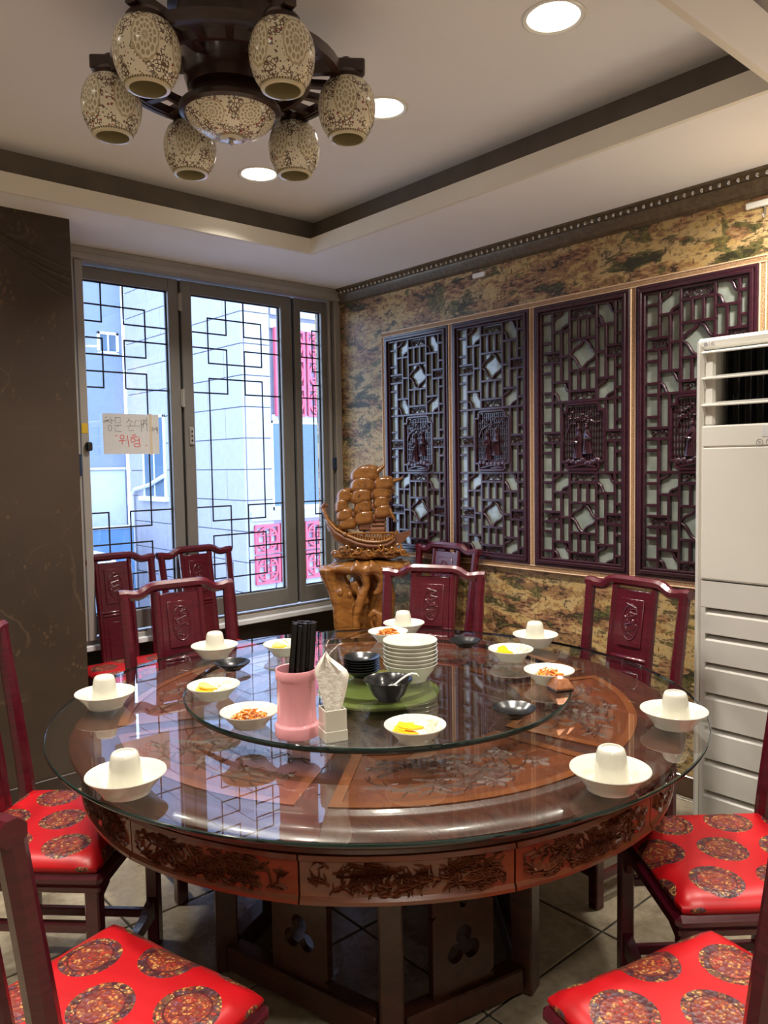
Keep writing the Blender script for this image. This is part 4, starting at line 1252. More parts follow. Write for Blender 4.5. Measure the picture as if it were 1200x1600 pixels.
# pierced board outline built from strips so that the trefoil stays open
def pierced(wd=0.098, z0=0.085, z1=0.66):
    mb = MB()
    n = 48
    zc = 0.205
    HZ = 0.105
    def tre(a):
        best = 0.0
        for k in range(3):
            ca = PI / 2 + k * 2 * PI / 3
            # union of three lobes
            d_, r_ = 0.030, 0.026
            da = math.cos(a - ca) * d_
            disc = r_ * r_ - (d_ * math.sin(a - ca)) ** 2
            if disc > 0:
                best = max(best, da + math.sqrt(disc))
        return max(best, 0.006)
    i = mb.n()
    def outer(a):
        c_, s_ = math.cos(a), math.sin(a)
        tx = wd / abs(c_) if abs(c_) > 1e-6 else 9
        tz = HZ / abs(s_) if abs(s_) > 1e-6 else 9
        return min(tx, tz)
    for y in (-0.011, 0.011):
        for k in range(n):
            a = 2 * PI * k / n + 0.02
            ro, ri = outer(a), tre(a)
            mb.v += [(ri * math.cos(a), y, zc + ri * math.sin(a)), (ro * math.cos(a), y, zc + ro * math.sin(a))]
    for k in range(n):
        k2 = (k + 1) % n
        f, g = i + 2 * k, i + 2 * k2
        o_ = 2 * n
        mb.f += [(f, f + 1, g + 1, g), (f + o_, g + o_, g + 1 + o_, f + 1 + o_), (f, g, g + o_, f + o_), (f + 1, f + 1 + o_, g + 1 + o_, g + 1)]
    mb.box(-wd, wd, -0.011, 0.011, z0, zc - HZ + 0.0005)
    # cusped shoulders up to the apron
    for s_ in (-1, 1):
        pl = [(s_ * wd, zc + HZ - 0.0005), (s_ * wd, z1), (s_ * (wd - 0.03), z1), (s_ * (wd - 0.028), zc + 0.20), (s_ * (wd - 0.045), zc + 0.165), (s_ * (wd - 0.055), zc + 0.140), (s_ * (wd - 0.085), zc + 0.122), (s_ * (wd - 0.09), zc + HZ - 0.0005)]
        mb.prism(pl if s_ < 0 else pl[::-1], -0.011, 0.011, 'y')
    return mb
pb = None
for k in range(5):
    p_, q_ = PV[k], PV[(k + 1) % 5]
    obj('floor_rail', rail(p_, q_, 0.015, 0.085, 0.06), 'table_wood_dark', tb)
    obj('upper_rail', rail(p_, q_, 0.645, 0.70, 0.04), 'table_wood_dark', tb)
    lc = ((p_[0] + q_[0]) / 2, (p_[1] + q_[1]) / 2, 0)
    ra = math.atan2(q_[1] - p_[1], q_[0] - p_[0])
    if pb is None:
        pb = obj('pierced_board', pierced(), 'table_wood_dark', tb)
        pb.location = lc; pb.rotation_euler = (0, 0, ra)
    else:
        inst('pierced_board', pb.data, tb, lc, (0, 0, ra))

def glass_disc(name, label, cat, R, z0, z1, mat, loc):
    T = thing(name, label, cat, loc)
    obj('glass_sheet', MB().lathe([(0, z1), (R - 0.004, z1)], 128), mat, T, 0)
    obj('polished_edge', MB().lathe([(R - 0.004, z1), (R - 0.001, z1 - 0.0015), (R, z1 - 0.004), (R, z0 + 0.004), (R - 0.001, z0 + 0.0015), (R - 0.004, z0)], 160), 'glass_edge', T)
    return T
glass_disc('glass_tabletop', 'large clear round glass sheet lying on the wooden table', 'glass top', 0.9476, 0.0, 0.0100, 'table_glass', (TX, TY, ZG - 0.0100))
su = glass_disc('lazy_susan', 'round glass turntable raised above the middle of the table', 'turntable', 0.5815, 0.030, 0.0448, 'susan_glass', (TX, TY, ZG + 0.0002))
obj('turning_base', MB().lathe([(0, 0.0), (0.180, 0.0), (0.188, 0.006), (0.188, 0.012), (0.160, 0.016), (0.160, 0.0299), (0, 0.0299)], 64), 'green_disc', su)

# ================================================================== chairs
LEAN = 0.072
def by(z):
    return -0.200 - (LEAN * ((z - 0.45) / 0.55) ** 1.15 if z > 0.45 else 0.0)
def back(mb):
    return mb.fn(lambda x, y, z: (x, y + by(z), z))
def make_chair(label):
    t_ = thing('dining_chair', label, 'chair', (0, 0, 0), 0, 'lacquered chairs with red brocade cushions')
    LQ = 'chair_lacquer'
    for s_ in (-1, 1):
        obj('leg', MB().cbox(s_ * 0.200 - 0.019, s_ * 0.200 + 0.019, 0.170, 0.208, 0.0, 0.418, 0.004), LQ, t_)
        q = MB().tube([(s_ * (0.200 + 0.012 * max(0, (z - .45) / .55)), by(z), z) for z in (0.0, 0.2, 0.42, 0.5, 0.6, 0.7, 0.8, 0.9, 0.99)], [0.026] * 3 + [0.025, 0.024, 0.023, 0.022, 0.021, 0.021], 8)
        obj('back_post', q, LQ, t_)
    sf = MB().cbox(-0.232, 0.232, -0.222, 0.222, 0.418, 0.452, 0.012)
    sf.cbox(-0.222, 0.222, -0.214, 0.213, 0.398, 0.419, 0.005)
    obj('seat_frame', sf, LQ, t_)
    # cushion
    cu = MB()
    n = 14
    W2, D2 = 0.224, 0.210
    def cz(u, v_):
        e_ = max(abs(u), abs(v_))
        return 0.454 + 0.034 * (1 - max(0, e_ - 0.80) ** 2 / 0.04 * 0.55) + 0.003 * math.sin(5 * u + 2) * math.sin(4 * v_)
    for j in range(n + 1):
        for i in range(n + 1):
            u, v_ = -1 + 2 * i / n, -1 + 2 * j / n
            f = 1.0
            if abs(u) > .9 and abs(v_) > .9:
                f = 0.985
            cu.v.append((W2 * u * f, D2 * v_ * f, cz(u, v_)))
    for j in range(n):
        for i in range(n):
            a = j * (n + 1) + i
            cu.f.append((a, a + 1, a + n + 2, a + n + 1))
    edge = [i for i in range(n + 1)] + [j * (n + 1) + n for j in range(1, n + 1)] + [n * (n + 1) + i for i in range(n - 1, -1, -1)] + [j * (n + 1) for j in range(n - 1, 0, -1)]
    b0 = cu.n()
    for e_ in edge:
        x, y, z = cu.v[e_]
        cu.v.append((x * 1.008, y * 1.008, 0.462))
    b1 = cu.n()
    for e_ in edge:
        x, y, z = cu.v[e_]
        cu.v.append((x * 0.985, y * 0.985, 0.4525))
    m_ = len(edge)
    for k in range(m_):
        k2 = (k + 1) % m_
        cu.f.append((edge[k2], edge[k], b0 + k, b0 + k2))
        cu.f.append((b0 + k2, b0 + k, b1 + k, b1 + k2))
    cs = obj('cushion', cu, 'brocade_cushion', t_, 60)
    # stretchers
    for s_ in (-1, 1):
        x = s_ * 0.200
        obj('side_stretcher', MB().cbox(x - 0.011, x + 0.011, -0.19, 0.18, 0.285, 0.312, 0.004), LQ, t_)
        obj('low_stretcher', MB().cbox(x - 0.011, x + 0.011, -0.19, 0.18, 0.085, 0.112, 0.004), LQ, t_)
        br = MB().prism([(s_ * 0.182, 0.398), (s_ * 0.182, 0.330), (s_ * 0.168, 0.338), (s_ * 0.162, 0.365), (s_ * 0.128, 0.378), (s_ * 0.115, 0.398)][::-s_], 0.182, 0.198, 'y')
        obj('bracket', br, LQ, t_)
    fs = MB().prism([(-0.19, 0.10), (0.19, 0.10), (0.19, 0.16), (0.14, 0.150), (0.10, 0.135), (-0.10, 0.135), (-0.14, 0.150), (-0.19, 0.16)], 0.178, 0.202, 'y')
    obj('footrest', fs, LQ, t_)
    obj('rear_stretcher', MB().cbox(-0.19, 0.19, -0.211, -0.189, 0.285, 0.312, 0.004), LQ, t_)
    # yoke top rail
    pts = []
    for k in range(33):
        x = -0.232 + 0.464 * k / 32
        ax = abs(x)
        z = 0.990 + 0.026 * (1 / (1 + math.exp((ax - 0.128) / 0.011))) - 0.004 * math.exp(-((ax - 0.155) / 0.02) ** 2) + (0.004 if ax > 0.2 else 0)
        pts.append((x, by(1.0) - 0.004, z))
    obj('top_rail', MB().tube(pts, 0.0225, 8, flat=0.92), LQ, t_)
    # splat: two stiles, two panels, mouldings
    sp = None
    for s_ in (-1, 1):
        obj('stile', MB().tube([(s_ * 0.088, by(z), z) for z in (0.45, 0.6, 0.75, 0.9, 0.995)], 0.0145, 8), LQ, t_)
    up = back(MB().cbox(-0.078, 0.078, -0.006, 0.006, 0.735, 0.985, 0.003))
    pu = obj('upper_panel', up, LQ, t_)
    for s_ in (-1, 1):
        q = MB()
        zc = 0.865
        a, b_ = sorted((s_ * 0.006, s_ * 0.011))
        q.cbox(-0.052, 0.052, a, b_, zc - 0.092, zc + 0.088, 0.004)
        obj('raised_field', back(q), LQ, pu)
        q = MB()
        yy = s_ * 0.0105
        q.tube([(0.036 * math.cos(k * PI / 12), yy, zc + 0.066 * math.sin(k * PI / 12)) for k in range(24)], 0.0035, 6, closed=True)
        rnd = random.Random(4)
        for k in range(34):
            a = rnd.uniform(0, 2 * PI); r_ = math.sqrt(rnd.random())
            q.ell((0.028 * r_ * math.cos(a), yy, zc + 0.055 * r_ * math.sin(a)), (rnd.uniform(.004, .008), 0.0035, rnd.uniform(.003, .006)), 6, 4, Matrix.Rotation(rnd.uniform(0, 3), 3, 'Y'))
        for k in range(4):
            q.tube([(0.024 * math.sin(j * 1.1 + k), yy - s_ * -0.001, zc - 0.045 + 0.03 * k + 0.006 * j) for j in range(5)], 0.003, 5)
        obj('oval_carving', back(q), LQ, pu)
    md = MB().cbox(-0.080, 0.080, -0.013, 0.013, 0.722, 0.738, 0.006)
    md.cbox(-0.076, 0.076, -0.010, 0.010, 0.706, 0.722, 0.004)
    obj('middle_rail', back(md), LQ, t_)
    pl = obj('lower_panel', back(MB().cbox(-0.078, 0.078, -0.006, 0.006, 0.46, 0.706, 0.003)), LQ, t_)
    for s_ in (-1, 1):
        a, b_ = sorted((s_ * 0.006, s_ * 0.010))
        obj('raised_field', back(MB().cbox(-0.052, 0.052, a, b_, 0.49, 0.680, 0.004)), LQ, pl)
    return t_
CH = [('red lacquered chair against the window, half hidden by the dark brown wall', 1.606, 3.70, -90.0),
      ('red lacquered chair against the middle window sash', 2.09, 3.692, -88.2),
      ('red lacquered chair at the table in front of the two window chairs', 1.376, 2.553, -95.4),
      ('red lacquered chair pushed against the lattice panels right of the ship', 2.825, 2.975, 181.0),
      ('red lacquered chair at the far side of the table in front of the ship', 2.136, 2.251, -153.2),
      ('red lacquered chair at the table between the wallpaper and the air conditioner', 2.366, 1.585, 173.2),
      ('red-cushioned chair at the left end of the table by the dark wall', 0.718, 2.224, -45.4),
      ('red-cushioned chair in the bottom left corner, its back post cut by the frame', 0.497, 1.383, 15.1),
      ('red-cushioned chair at the right of the table in front of the air conditioner', 1.908, 0.866, 140.3),
      ('red-cushioned chair in the bottom right corner nearest the viewer', 1.312, 0.600, 75.8)]
c0 = make_chair(CH[0][0])
for k, (lb, x, y, a) in enumerate(CH):
    o = c0 if k == 0 else copy_tree(c0)
    o['label'] = lb
    o.location = (x, y, 0)
    o.rotation_euler = (0, 0, math.radians(a - 90))

# ================================================================== tableware
def lathe_obj(name, prof, mat, n=40, parent=None):
    return obj(name, MB().lathe(prof, n), mat, parent, 50)
soup_p = [(0, 0.004), (0.045, 0.004), (0.047, 0.0), (0.051, 0.0), (0.052, 0.006), (0.060, 0.017), (0.070, 0.031), (0.082, 0.045), (0.0865, 0.0505), (0.0855, 0.0525), (0.082, 0.050), (0.068, 0.035), (0.055, 0.019), (0.044, 0.0125), (0, 0.0115)]
cup_p = [(0.0, 0.0775), (0.0195, 0.0775), (0.0205, 0.0808), (0.0240, 0.0812), (0.0275, 0.0785), (0.0305, 0.071), (0.0330, 0.056), (0.0355, 0.036), (0.0380, 0.015), (0.0400, 0.0), (0.0380, 0.0), (0.0345, 0.033), (0.030, 0.058), (0.024, 0.070), (0.0, 0.072)]
soup_p = [(r_, z_ * 0.87) for r_, z_ in soup_p]
dish_p = [(0, 0.004), (0.036, 0.004), (0.037, 0.0), (0.041, 0.0), (0.042, 0.005), (0.052, 0.015), (0.066, 0.030), (0.0750, 0.038), (0.0745, 0.0400), (0.071, 0.0380), (0.058, 0.024), (0.044, 0.012), (0.034, 0.0095), (0, 0.009)]
sauce_p = [(0, 0.003), (0.022, 0.003), (0.023, 0.0), (0.026, 0.0), (0.028, 0.004), (0.042, 0.012), (0.053, 0.020), (0.0575, 0.0245), (0.0570, 0.0262), (0.054, 0.0248), (0.042, 0.016), (0.026, 0.008), (0, 0.006)]
SETS = [((0.876, 2.256), 'by the left rim next to the dark wall'), ((1.411, 2.560), 'in front of the window chair at the table'),
        ((0.668, 1.620), 'at the front left of the table'), ((1.442, 0.908), 'at the front right of the table'),
        ((1.908, 1.010), 'at the right rim in front of the air conditioner'), ((2.380, 1.826), 'in front of the wallpaper at the far right'), ((2.177, 2.348), 'at the far rim in front of the ship')]
sb = sc_ = None
for k, ((x, y), w_) in enumerate(SETS):
    if k == 0:
        sb = lathe_obj('soup_bowl', soup_p, 'porcelain'); sc_ = lathe_obj('teacup', cup_p, 'porcelain')
        a, b_ = sb, sc_
    else:
        a, b_ = inst('soup_bowl', sb.data), inst('teacup', sc_.data)
    a.location = (x, y, ZG + 0.0004); b_.location = (x + 0.003 * math.sin(k * 2), y + 0.003 * math.cos(k), ZG + 0.0110)
    b_.rotation_euler = (0, 0, k)
    tag(a, 'flared white porcelain bowl ' + w_, 'bowl', 'place settings around the glass rim')
    tag(b_, 'upturned white teacup in the bowl ' + w_, 'cup', 'upturned cups around the glass rim')

# side dishes on the turntable
ZD = ZS + 0.0004
def slab_disc(r, ang, th):
    pts = [(r * math.cos(a), r * math.sin(a)) for a in [ang * (k / 10 - 0.5) for k in range(11)]]
    return MB().prism([(0.0, 0.0)] + pts if ang < 2 else pts, 0, th)
rad_me = obj('radish_slice', slab_disc(0.034, PI, 0.0050), 'radish', smooth=0)
on_mb = MB()
for k in range(9):
    a = -0.8 + 1.6 * k / 8
    for r, z in ((0.020, 0.0), (0.024, 0.004), (0.023, 0.010), (0.019, 0.008)):
        on_mb.v.append((r * math.cos(a), r * math.sin(a), z + 0.003 * math.cos(a * 2)))
for k in range(8):
    p, q = 4 * k, 4 * (k + 1)
    on_mb.f += [(p + j, p + (j + 1) % 4, q + (j + 1) % 4, q + j) for j in range(4)]
on_mb.f += [(0, 3, 2, 1), (32, 33, 34, 35)]
on_me = obj('onion_piece', on_mb, 'onion')
dm_ = None
def dish(label, x, y):
    global dm_
    if dm_ is None:
        dm_ = lathe_obj('side_dish', dish_p, 'porcelain'); o = dm_
    else:
        o = inst('side_dish', dm_.data)
    o.location = (x, y, ZD)
    tag(o, label, 'dish', 'white side dishes on the turntable')
RAD = [(1.078, 1.968, 'at the left of the turntable'), (1.257, 1.322, 'at the front of the turntable'), (2.006, 1.641, 'at the far right of the turntable'), (1.512, 2.247, 'behind the chopstick holder')]
used_r = used_o = False
# camera-left direction, so that the radish lies at the left half of each dish as in the photo
lx, ly = -math.sin(YAW), math.cos(YAW)
for k, (x, y, w_) in enumerate(RAD):
    dish('white dish of yellow radish and onion ' + w_, x, y)
    rnd = random.Random(30 + k)
    for j in range(4):
        if not used_r:
            o = rad_me; used_r = True
        else:
            o = inst('radish_slice', rad_me.data)
        o.location = (x + lx * 0.022 - 0.006 * lx * j + 0.004 * rnd.uniform(-1, 1), y + ly * 0.022 - 0.006 * ly * j - 0.008 + 0.005 * j, ZD + 0.0215 + 0.0038 * j)
        o.rotation_euler = (rnd.uniform(-.10, .10), rnd.uniform(-.10, .10), math.atan2(ly, lx) + rnd.uniform(-.5, .5) + 0.5 * (j % 2))
        tag(o, 'half-moon of yellow pickled radish in the dish ' + w_, 'radish slice', 'radish slices in the dish ' + w_)
    for j in range(6):
        if not used_o:
            o = on_me; used_o = True
        else:
            o = inst('onion_piece', on_me.data)
        a = rnd.uniform(0, 6.28)
        o.location = (x - lx * 0.028 + 0.012 * math.cos(a) - 0.010 * math.cos(j), y - ly * 0.028 + 0.012 * math.sin(a) - 0.010 * math.sin(j), ZD + 0.0185 + 0.0034 * j)
        o.rotation_euler = (rnd.uniform(-.4, .4), rnd.uniform(-.4, .4), rnd.uniform(0, 6.28))
        tag(o, 'piece of raw white onion in the dish ' + w_, 'onion', 'onion pieces in the dish ' + w_)
KIM = [(1.026, 1.692, 'at the front left beside the pink holder'), (1.880, 1.392, 'at the right beside the copper bell'), (1.901, 2.138, 'behind the stack of white bowls')]
for k, (x, y, w_) in enumerate(KIM):
    dish('white dish of orange pickles ' + w_, x, y)
    rnd = random.Random(60 + k)
    q = MB()
    for j in range(110):
        a = rnd.uniform(0, 2 * PI); r_ = 0.044 * math.sqrt(rnd.random())
        hz = ZD + 0.013 + (0.036 if k == 2 else 0.028) * (1 - (r_ / 0.050) ** 2) * rnd.uniform(0.35, 1.0)
        px, py = x + r_ * math.cos(a), y + r_ * math.sin(a)
        d_ = rnd.uniform(0, 6.28); l_ = rnd.uniform(0.007, 0.015)
        bz = rnd.uniform(-.3, .5)
        pts = [(px + l_ * s_ * math.cos(d_ + 0.4 * s_), py + l_ * s_ * math.sin(d_ + 0.4 * s_), hz + 0.003 * (1 - s_ * s_) + l_ * s_ * bz * 0.3) for s_ in (-1, -.5, 0, .5, 1)]
        q.tube(pts, [0.0015, 0.0028, 0.0032, 0.0028, 0.0014], 5, flat=0.6)
    tag(obj('orange_pickles', q, 'orange_pickle'), 'heap of shredded orange pickles in the dish ' + w_, 'pickles', None, 'stuff')

# black sauce dishes
sm = lathe_obj('sauce_dish', sauce_p, 'black_ware')
for k, (x, y, w_) in enumerate([(1.276, 2.200, 'at the left rear of the turntable'), (2.036, 1.874, 'at the far side of the turntable'), (1.558, 1.265, 'at the front right of the turntable')]):
    o = sm if k == 0 else inst('sauce_dish', sm.data)
    o.location = (x, y, ZD)
    tag(o, 'small empty black sauce dish ' + w_, 'dish', 'loose black sauce dishes')
ordn = ['bottom', 'second from the bottom', 'third from the bottom', 'fourth from the bottom', 'fifth from the bottom', 'sixth from the bottom', 'topmost']
for k in range(6):
    o = inst('sauce_dish', sm.data, None, (1.522, 1.838, ZD + k * 0.0078))
    tag(o, 'black sauce dish, %s of the small black stack' % (ordn[k] if k < 5 else 'topmost'), 'dish', 'stack of black sauce dishes')
wb_p = [(0, 0.004), (0.044, 0.004), (0.045, 0.0), (0.049, 0.0), (0.050, 0.005), (0.060, 0.016), (0.073, 0.034), (0.081, 0.050), (0.0835, 0.0525), (0.0825, 0.0545), (0.079, 0.051), (0.0705, 0.036), (0.058, 0.017), (0.050, 0.0095), (0, 0.0075)]
wm = None
for k in range(7):
    if wm is None:
        wm = lathe_obj('rice_bowl', wb_p, 'porcelain'); o = wm
    else:
        o = inst('rice_bowl', wm.data)
    o.location = (1.609 + 0.001 * math.sin(k * 3), 1.708 + 0.001 * math.cos(k * 5), ZD + k * 0.0118)
    tag(o, 'cream porcelain bowl, %s of the tall white stack' % ordn[k], 'bowl', 'stack of cream bowls')
bb = lathe_obj('black_bowl', [(0, 0.004), (0.028, 0.004), (0.029, 0.0), (0.033, 0.0), (0.034, 0.005), (0.046, 0.016), (0.058, 0.038), (0.067, 0.056), (0.0695, 0.0585), (0.0685, 0.0600), (0.065, 0.057), (0.055, 0.038), (0.043, 0.018), (0.028, 0.009), (0, 0.008)], 'black_ware')
bb.location = (1.425, 1.605, ZD)
tag(bb, 'deep black bowl holding a white spoon in front of the white stack', 'bowl')
# spoon
sp = thing('soup_spoon', 'white porcelain spoon leaning out of the black bowl', 'spoon', (1.425, 1.605, ZD), math.atan2(-math.cos(YAW), math.sin(YAW)) + 0.1)
obj('spoon_handle', MB().tube([(0.012, 0, 0.036), (0.034, 0, 0.054), (0.052, 0, 0.066), (0.066, 0, 0.071), (0.080, 0, 0.069), (0.086, 0, 0.062)], [0.007, 0.006, 0.0065, 0.007, 0.0075, 0.005], 8, flat=0.45), 'porcelain', sp)
obj('spoon_bowl', MB().ell((-0.004, 0, 0.028), (0.020, 0.014, 0.008), 12, 8, Matrix.Rotation(-0.7, 3, 'Y')), 'porcelain', sp)

# chopstick holder
hx, hy = 1.078, 1.556
hp = lathe_obj('chopstick_holder', [(0, 0.006), (0.0535, 0.0), (0.0545, 0.003), (0.0545, 0.026), (0.0535, 0.029), (0.0500, 0.031), (0.0485, 0.035), (0.0475, 0.075), (0.0475, 0.135), (0.0490, 0.140), (0.0505, 0.144), (0.0505, 0.163), (0.0490, 0.1655), (0.0465, 0.1645), (0.0455, 0.150), (0.0450, 0.010), (0, 0.008)], 'pink_plastic', 48)
hp.location = (hx, hy, ZD)
tag(hp, 'pink ribbed plastic cylinder holding black chopsticks on the turntable', 'utensil holder')
stick = obj('chopstick', MB().tube([(0, 0, 0), (0, 0, 0.12), (0, 0, 0.18), (0, 0, 0.268)], [0.0030, 0.0038, 0.0048, 0.0054], 4), 'black_stick', smooth=20)
rnd = random.Random(5)
slots = [(r_ * math.cos(a), r_ * math.sin(a)) for r_, c_ in ((0.009, 5), (0.020, 9), (0.031, 13)) for a in [2 * PI * j / c_ for j in range(c_)]]
for k, (dx, dy) in enumerate(slots):
    o = stick if k == 0 else inst('chopstick', stick.data)
    o.location = (hx + dx, hy + dy, ZD + 0.009 + rnd.uniform(0, 0.004))
    tdir = Vector((-dx * 0.10 + rr.x * 0.024 + rnd.uniform(-.004, .004), -dy * 0.10 + rr.y * 0.024 + rnd.uniform(-.004, .004), 0.29))
    o.rotation_euler = tdir.to_track_quat('Z', 'Y').to_euler()
    tag(o, 'black chopstick standing in the pink holder', 'chopstick', 'bundle of black chopsticks')

# napkin box with fanned napkins
nx_, ny_ = 1.121, 1.468
na = math.radians(-18)
nb_ = thing('napkin_holder', 'square white ceramic napkin holder beside the pink cylinder', 'napkin holder', (nx_, ny_, ZD), na)
q = MB()
for (a, b_, c_, d_) in ((-0.027, 0.027, -0.027, -0.023), (-0.027, 0.027, 0.023, 0.027), (-0.027, -0.023, -0.0229, 0.0229), (0.023, 0.027, -0.0229, 0.0229)):
    q.cbox(a, b_, c_, d_, 0.0, 0.078, 0.0015)
q.cbox(-0.026, 0.026, -0.026, 0.026, 0.0, 0.006, 0.001)
obj('box', q, 'porcelain', nb_)
obj('base_band', MB().cbox(-0.0285, 0.0285, -0.0285, 0.0285, 0.0, 0.028, 0.002), 'porcelain', nb_)
va_ = math.atan2(-math.cos(YAW), math.sin(YAW))     # camera-right direction
for k in range(3):
    q = MB()
    nr, nc = 14, 12
    for th in (0, 1):
        for j in range(nr + 1):
            s_ = j / nr
            z = 0.030 + 0.185 * s_
            wdt = 0.013 + 0.006 * min(1, s_ / 0.25) if s_ < 0.25 else (0.019 + 0.022 * ((s_ - 0.25) / 0.5) ** 0.8 if s_ < 0.75 else max(0.002, 0.041 * (1 - ((s_ - 0.75) / 0.25) ** 1.3)))
            for i in range(nc + 1):
                u = -1 + 2 * i / nc
                fold = 0.005 * math.cos(u * 9) * (0.3 + s_) + 0.010 * (1 - abs(u)) * s_
                q.v.append((u * wdt + (0.002 if s_ < 0.7 else 0.002 - 0.05 * (s_ - 0.7)), -fold * 0.6 + k * 0.013 - 0.010 + th * 0.0007, z - 0.012 * abs(u) * s_ * (1 + 0.4 * u) + 0.002 * math.cos(7 * u)))
    st_ = (nr + 1) * (nc + 1)
    for j in range(nr):
        for i in range(nc):
            a = j * (nc + 1) + i
            q.f.append((a, a + 1, a + nc + 2, a + nc + 1)); q.f.append((st_ + a, st_ + a + nc + 1, st_ + a + nc + 2, st_ + a + 1))
    o = obj('napkin', q, 'napkin_paper', None, 60)
    o.location = (nx_, ny_, ZD); o.rotation_euler = (0, 0, va_)
    tag(o, ['front white paper napkin fanned out of the ceramic holder', 'middle white paper napkin fanned out of the ceramic holder', 'rear white paper napkin fanned out of the ceramic holder'][k], 'napkin', 'fanned paper napkins')

# copper call bell
be = thing('call_bell', 'small copper pyramid call bell with a white button on the turntable rim', 'call bell', (1.838, 1.322, ZD), math.radians(-25))
obj('base', MB().cbox(-0.029, 0.029, -0.029, 0.029, 0, 0.008, 0.002), 'black_ware', be)
q = MB()
for z, r_ in ((0.008, 0.029), (0.013, 0.029), (0.034, 0.017), (0.036, 0.015)):
    q.v += [(sx_ * r_ + (0), sy_ * r_, z) for sx_, sy_ in ((-1, -1), (1, -1), (1, 1), (-1, 1))]
for k in range(3):
    for j in range(4):
        q.f.append((4 * k + j, 4 * k + (j + 1) % 4, 4 * k + 4 + (j + 1) % 4, 4 * k + 4 + j))
q.f.append((12, 13, 14, 15))
obj('copper_cover', q, 'copper', be, 20)
obj('button', MB().lathe([(0.0, 0.0395), (0.007, 0.039), (0.009, 0.036)], 16), 'porcelain_cool', be)

# ================================================================== carved ship on its root stand
SXY = (2.915, 3.442)
SRZ = math.atan2(-math.cos(YAW), math.sin(YAW))
KP = 0.00376
def sp_(px, py):
    return ((px - 575) * KP, (862 - py) * KP)
ZSHIP = 0.966
ship = thing('carved_ship', 'glossy amber wood carving of a sailing ship with billowing sails', 'ship model', (SXY[0], SXY[1], ZSHIP), SRZ)
st = [(-.258, .250, .238, .004), (-.232, .190, .120, .028), (-.185, .140, .060, .055), (-.13, .108, .028, .075), (-.06, .078, .010, .088), (0.0, .064, .002, .090), (.06, .060, .0, .086), (.11, .066, .002, .072), (.15, .088, .010, .050), (.172, .112, .030, .020)]
hull = MB()
nc = 13
for (x, zt_, zk, b_) in st:
    for k in range(nc):
        a = PI * k / (nc - 1)
        hull.v.append((x, -b_ * math.copysign(abs(math.cos(a)) ** 0.65, math.cos(a)), zt_ + (zk - zt_) * math.sin(a) ** 0.75))
for i in range(len(st) - 1):
    for k in range(nc - 1):
        a = i * nc + k
        hull.f.append((a, a + 1, a + nc + 1, a + nc))
    hull.f.append((i * nc, (i + 1) * nc, (i + 2) * nc - 1, (i + 1) * nc - 1))
hull.f.append(tuple(range(nc))); hull.f.append(tuple(range(len(st) * nc - 1, (len(st) - 1) * nc - 1, -1)))
hu = obj('hull', hull, 'amber_wood', ship, 50)
for s_ in (-1, 1):
    obj('gunwale', MB().tube([(x, s_ * (b_ + 0.003), zt_ + 0.002) for x, zt_, zk, b_ in st], 0.0085, 8), 'amber_wood', hu)
    obj('wale', MB().tube([(x, s_ * (b_ * 0.985 + 0.003), zt_ - 0.022 * (1 if b_ > .02 else .3)) for x, zt_, zk, b_ in st[1:]], 0.0115, 8, flat=0.8), 'ship_dark_wood', hu)
obj('bow_board', MB().prism([(0.155, 0.095), (0.248, 0.118), (0.246, 0.098), (0.145, 0.004)], -0.045, 0.045, 'y'), 'ship_dark_wood', hu)
obj('prow_head', MB().tube([(-.236, 0, .195), (-.252, 0, .235), (-.262, 0, .262), (-.250, 0, .280), (-.236, 0, .272), (-.238, 0, .258)], [0.016, 0.015, 0.014, 0.012, 0.010, 0.007], 8).ell((-.236, -0.02, .205), (0.012, 0.010, 0.012), 8, 6).ell((-.218, -0.034, .175), (0.010, 0.010, 0.010), 8, 6), 'ship_dark_wood', hu)
for (x, z) in ((-.128, .112), (.03, .072)):
    obj('boss', MB().ell((x, -0.088, z), (0.011, 0.009, 0.011), 10, 7), 'amber_wood', hu)
for k in range(16):
    x = -0.09 + k * 0.0155
    obj('deck_rail_post', MB().cbox(x - 0.005, x + 0.005, -0.068, -0.058, 0.06, 0.112, 0.002), 'amber_wood', hu)
obj('deck_rail', MB().cbox(-0.115, 0.155, -0.072, -0.054, 0.108, 0.118, 0.003), 'amber_wood', hu)
for (x0, x1, z0, z1, y0) in ((-.055, .018, .122, .172, -.046), (.010, .105, .105, .145, -.058), (.022, .106, .146, .168, -.050), (.012, .108, .170, .205, -.046)):
    obj('cabin', MB().cbox(x0, x1, y0, 0.045, z0, z1, 0.010), 'ship_dark_wood', hu)
masts = [(-0.130, 0.10, 0.36), (-0.020, 0.08, 0.47), (0.085, 0.08, 0.40)]
for x, z0, z1 in masts:
    obj('mast', MB().tube([(x, 0.012, z0), (x, 0.012, z1)], [0.009, 0.006], 8), 'amber_wood', ship)
SAIL = [(552, 596, 731, 752, (604, 726)), (551, 589, 748, 768, None), (551, 584, 766, 785, None), (555, 584, 783, 802, None), (555, 586, 800, 818, None),
        (585, 618, 748, 765, (632, 748)), (583, 614, 762, 780, (618, 769)), (585, 610, 777, 793, (611, 780)), (586, 612, 791, 808, (619, 817)),
        (529, 552, 766, 784, (556, 771)), (526, 547, 781, 799, None), (528, 554, 796, 812, None), (531, 560, 808, 825, None)]
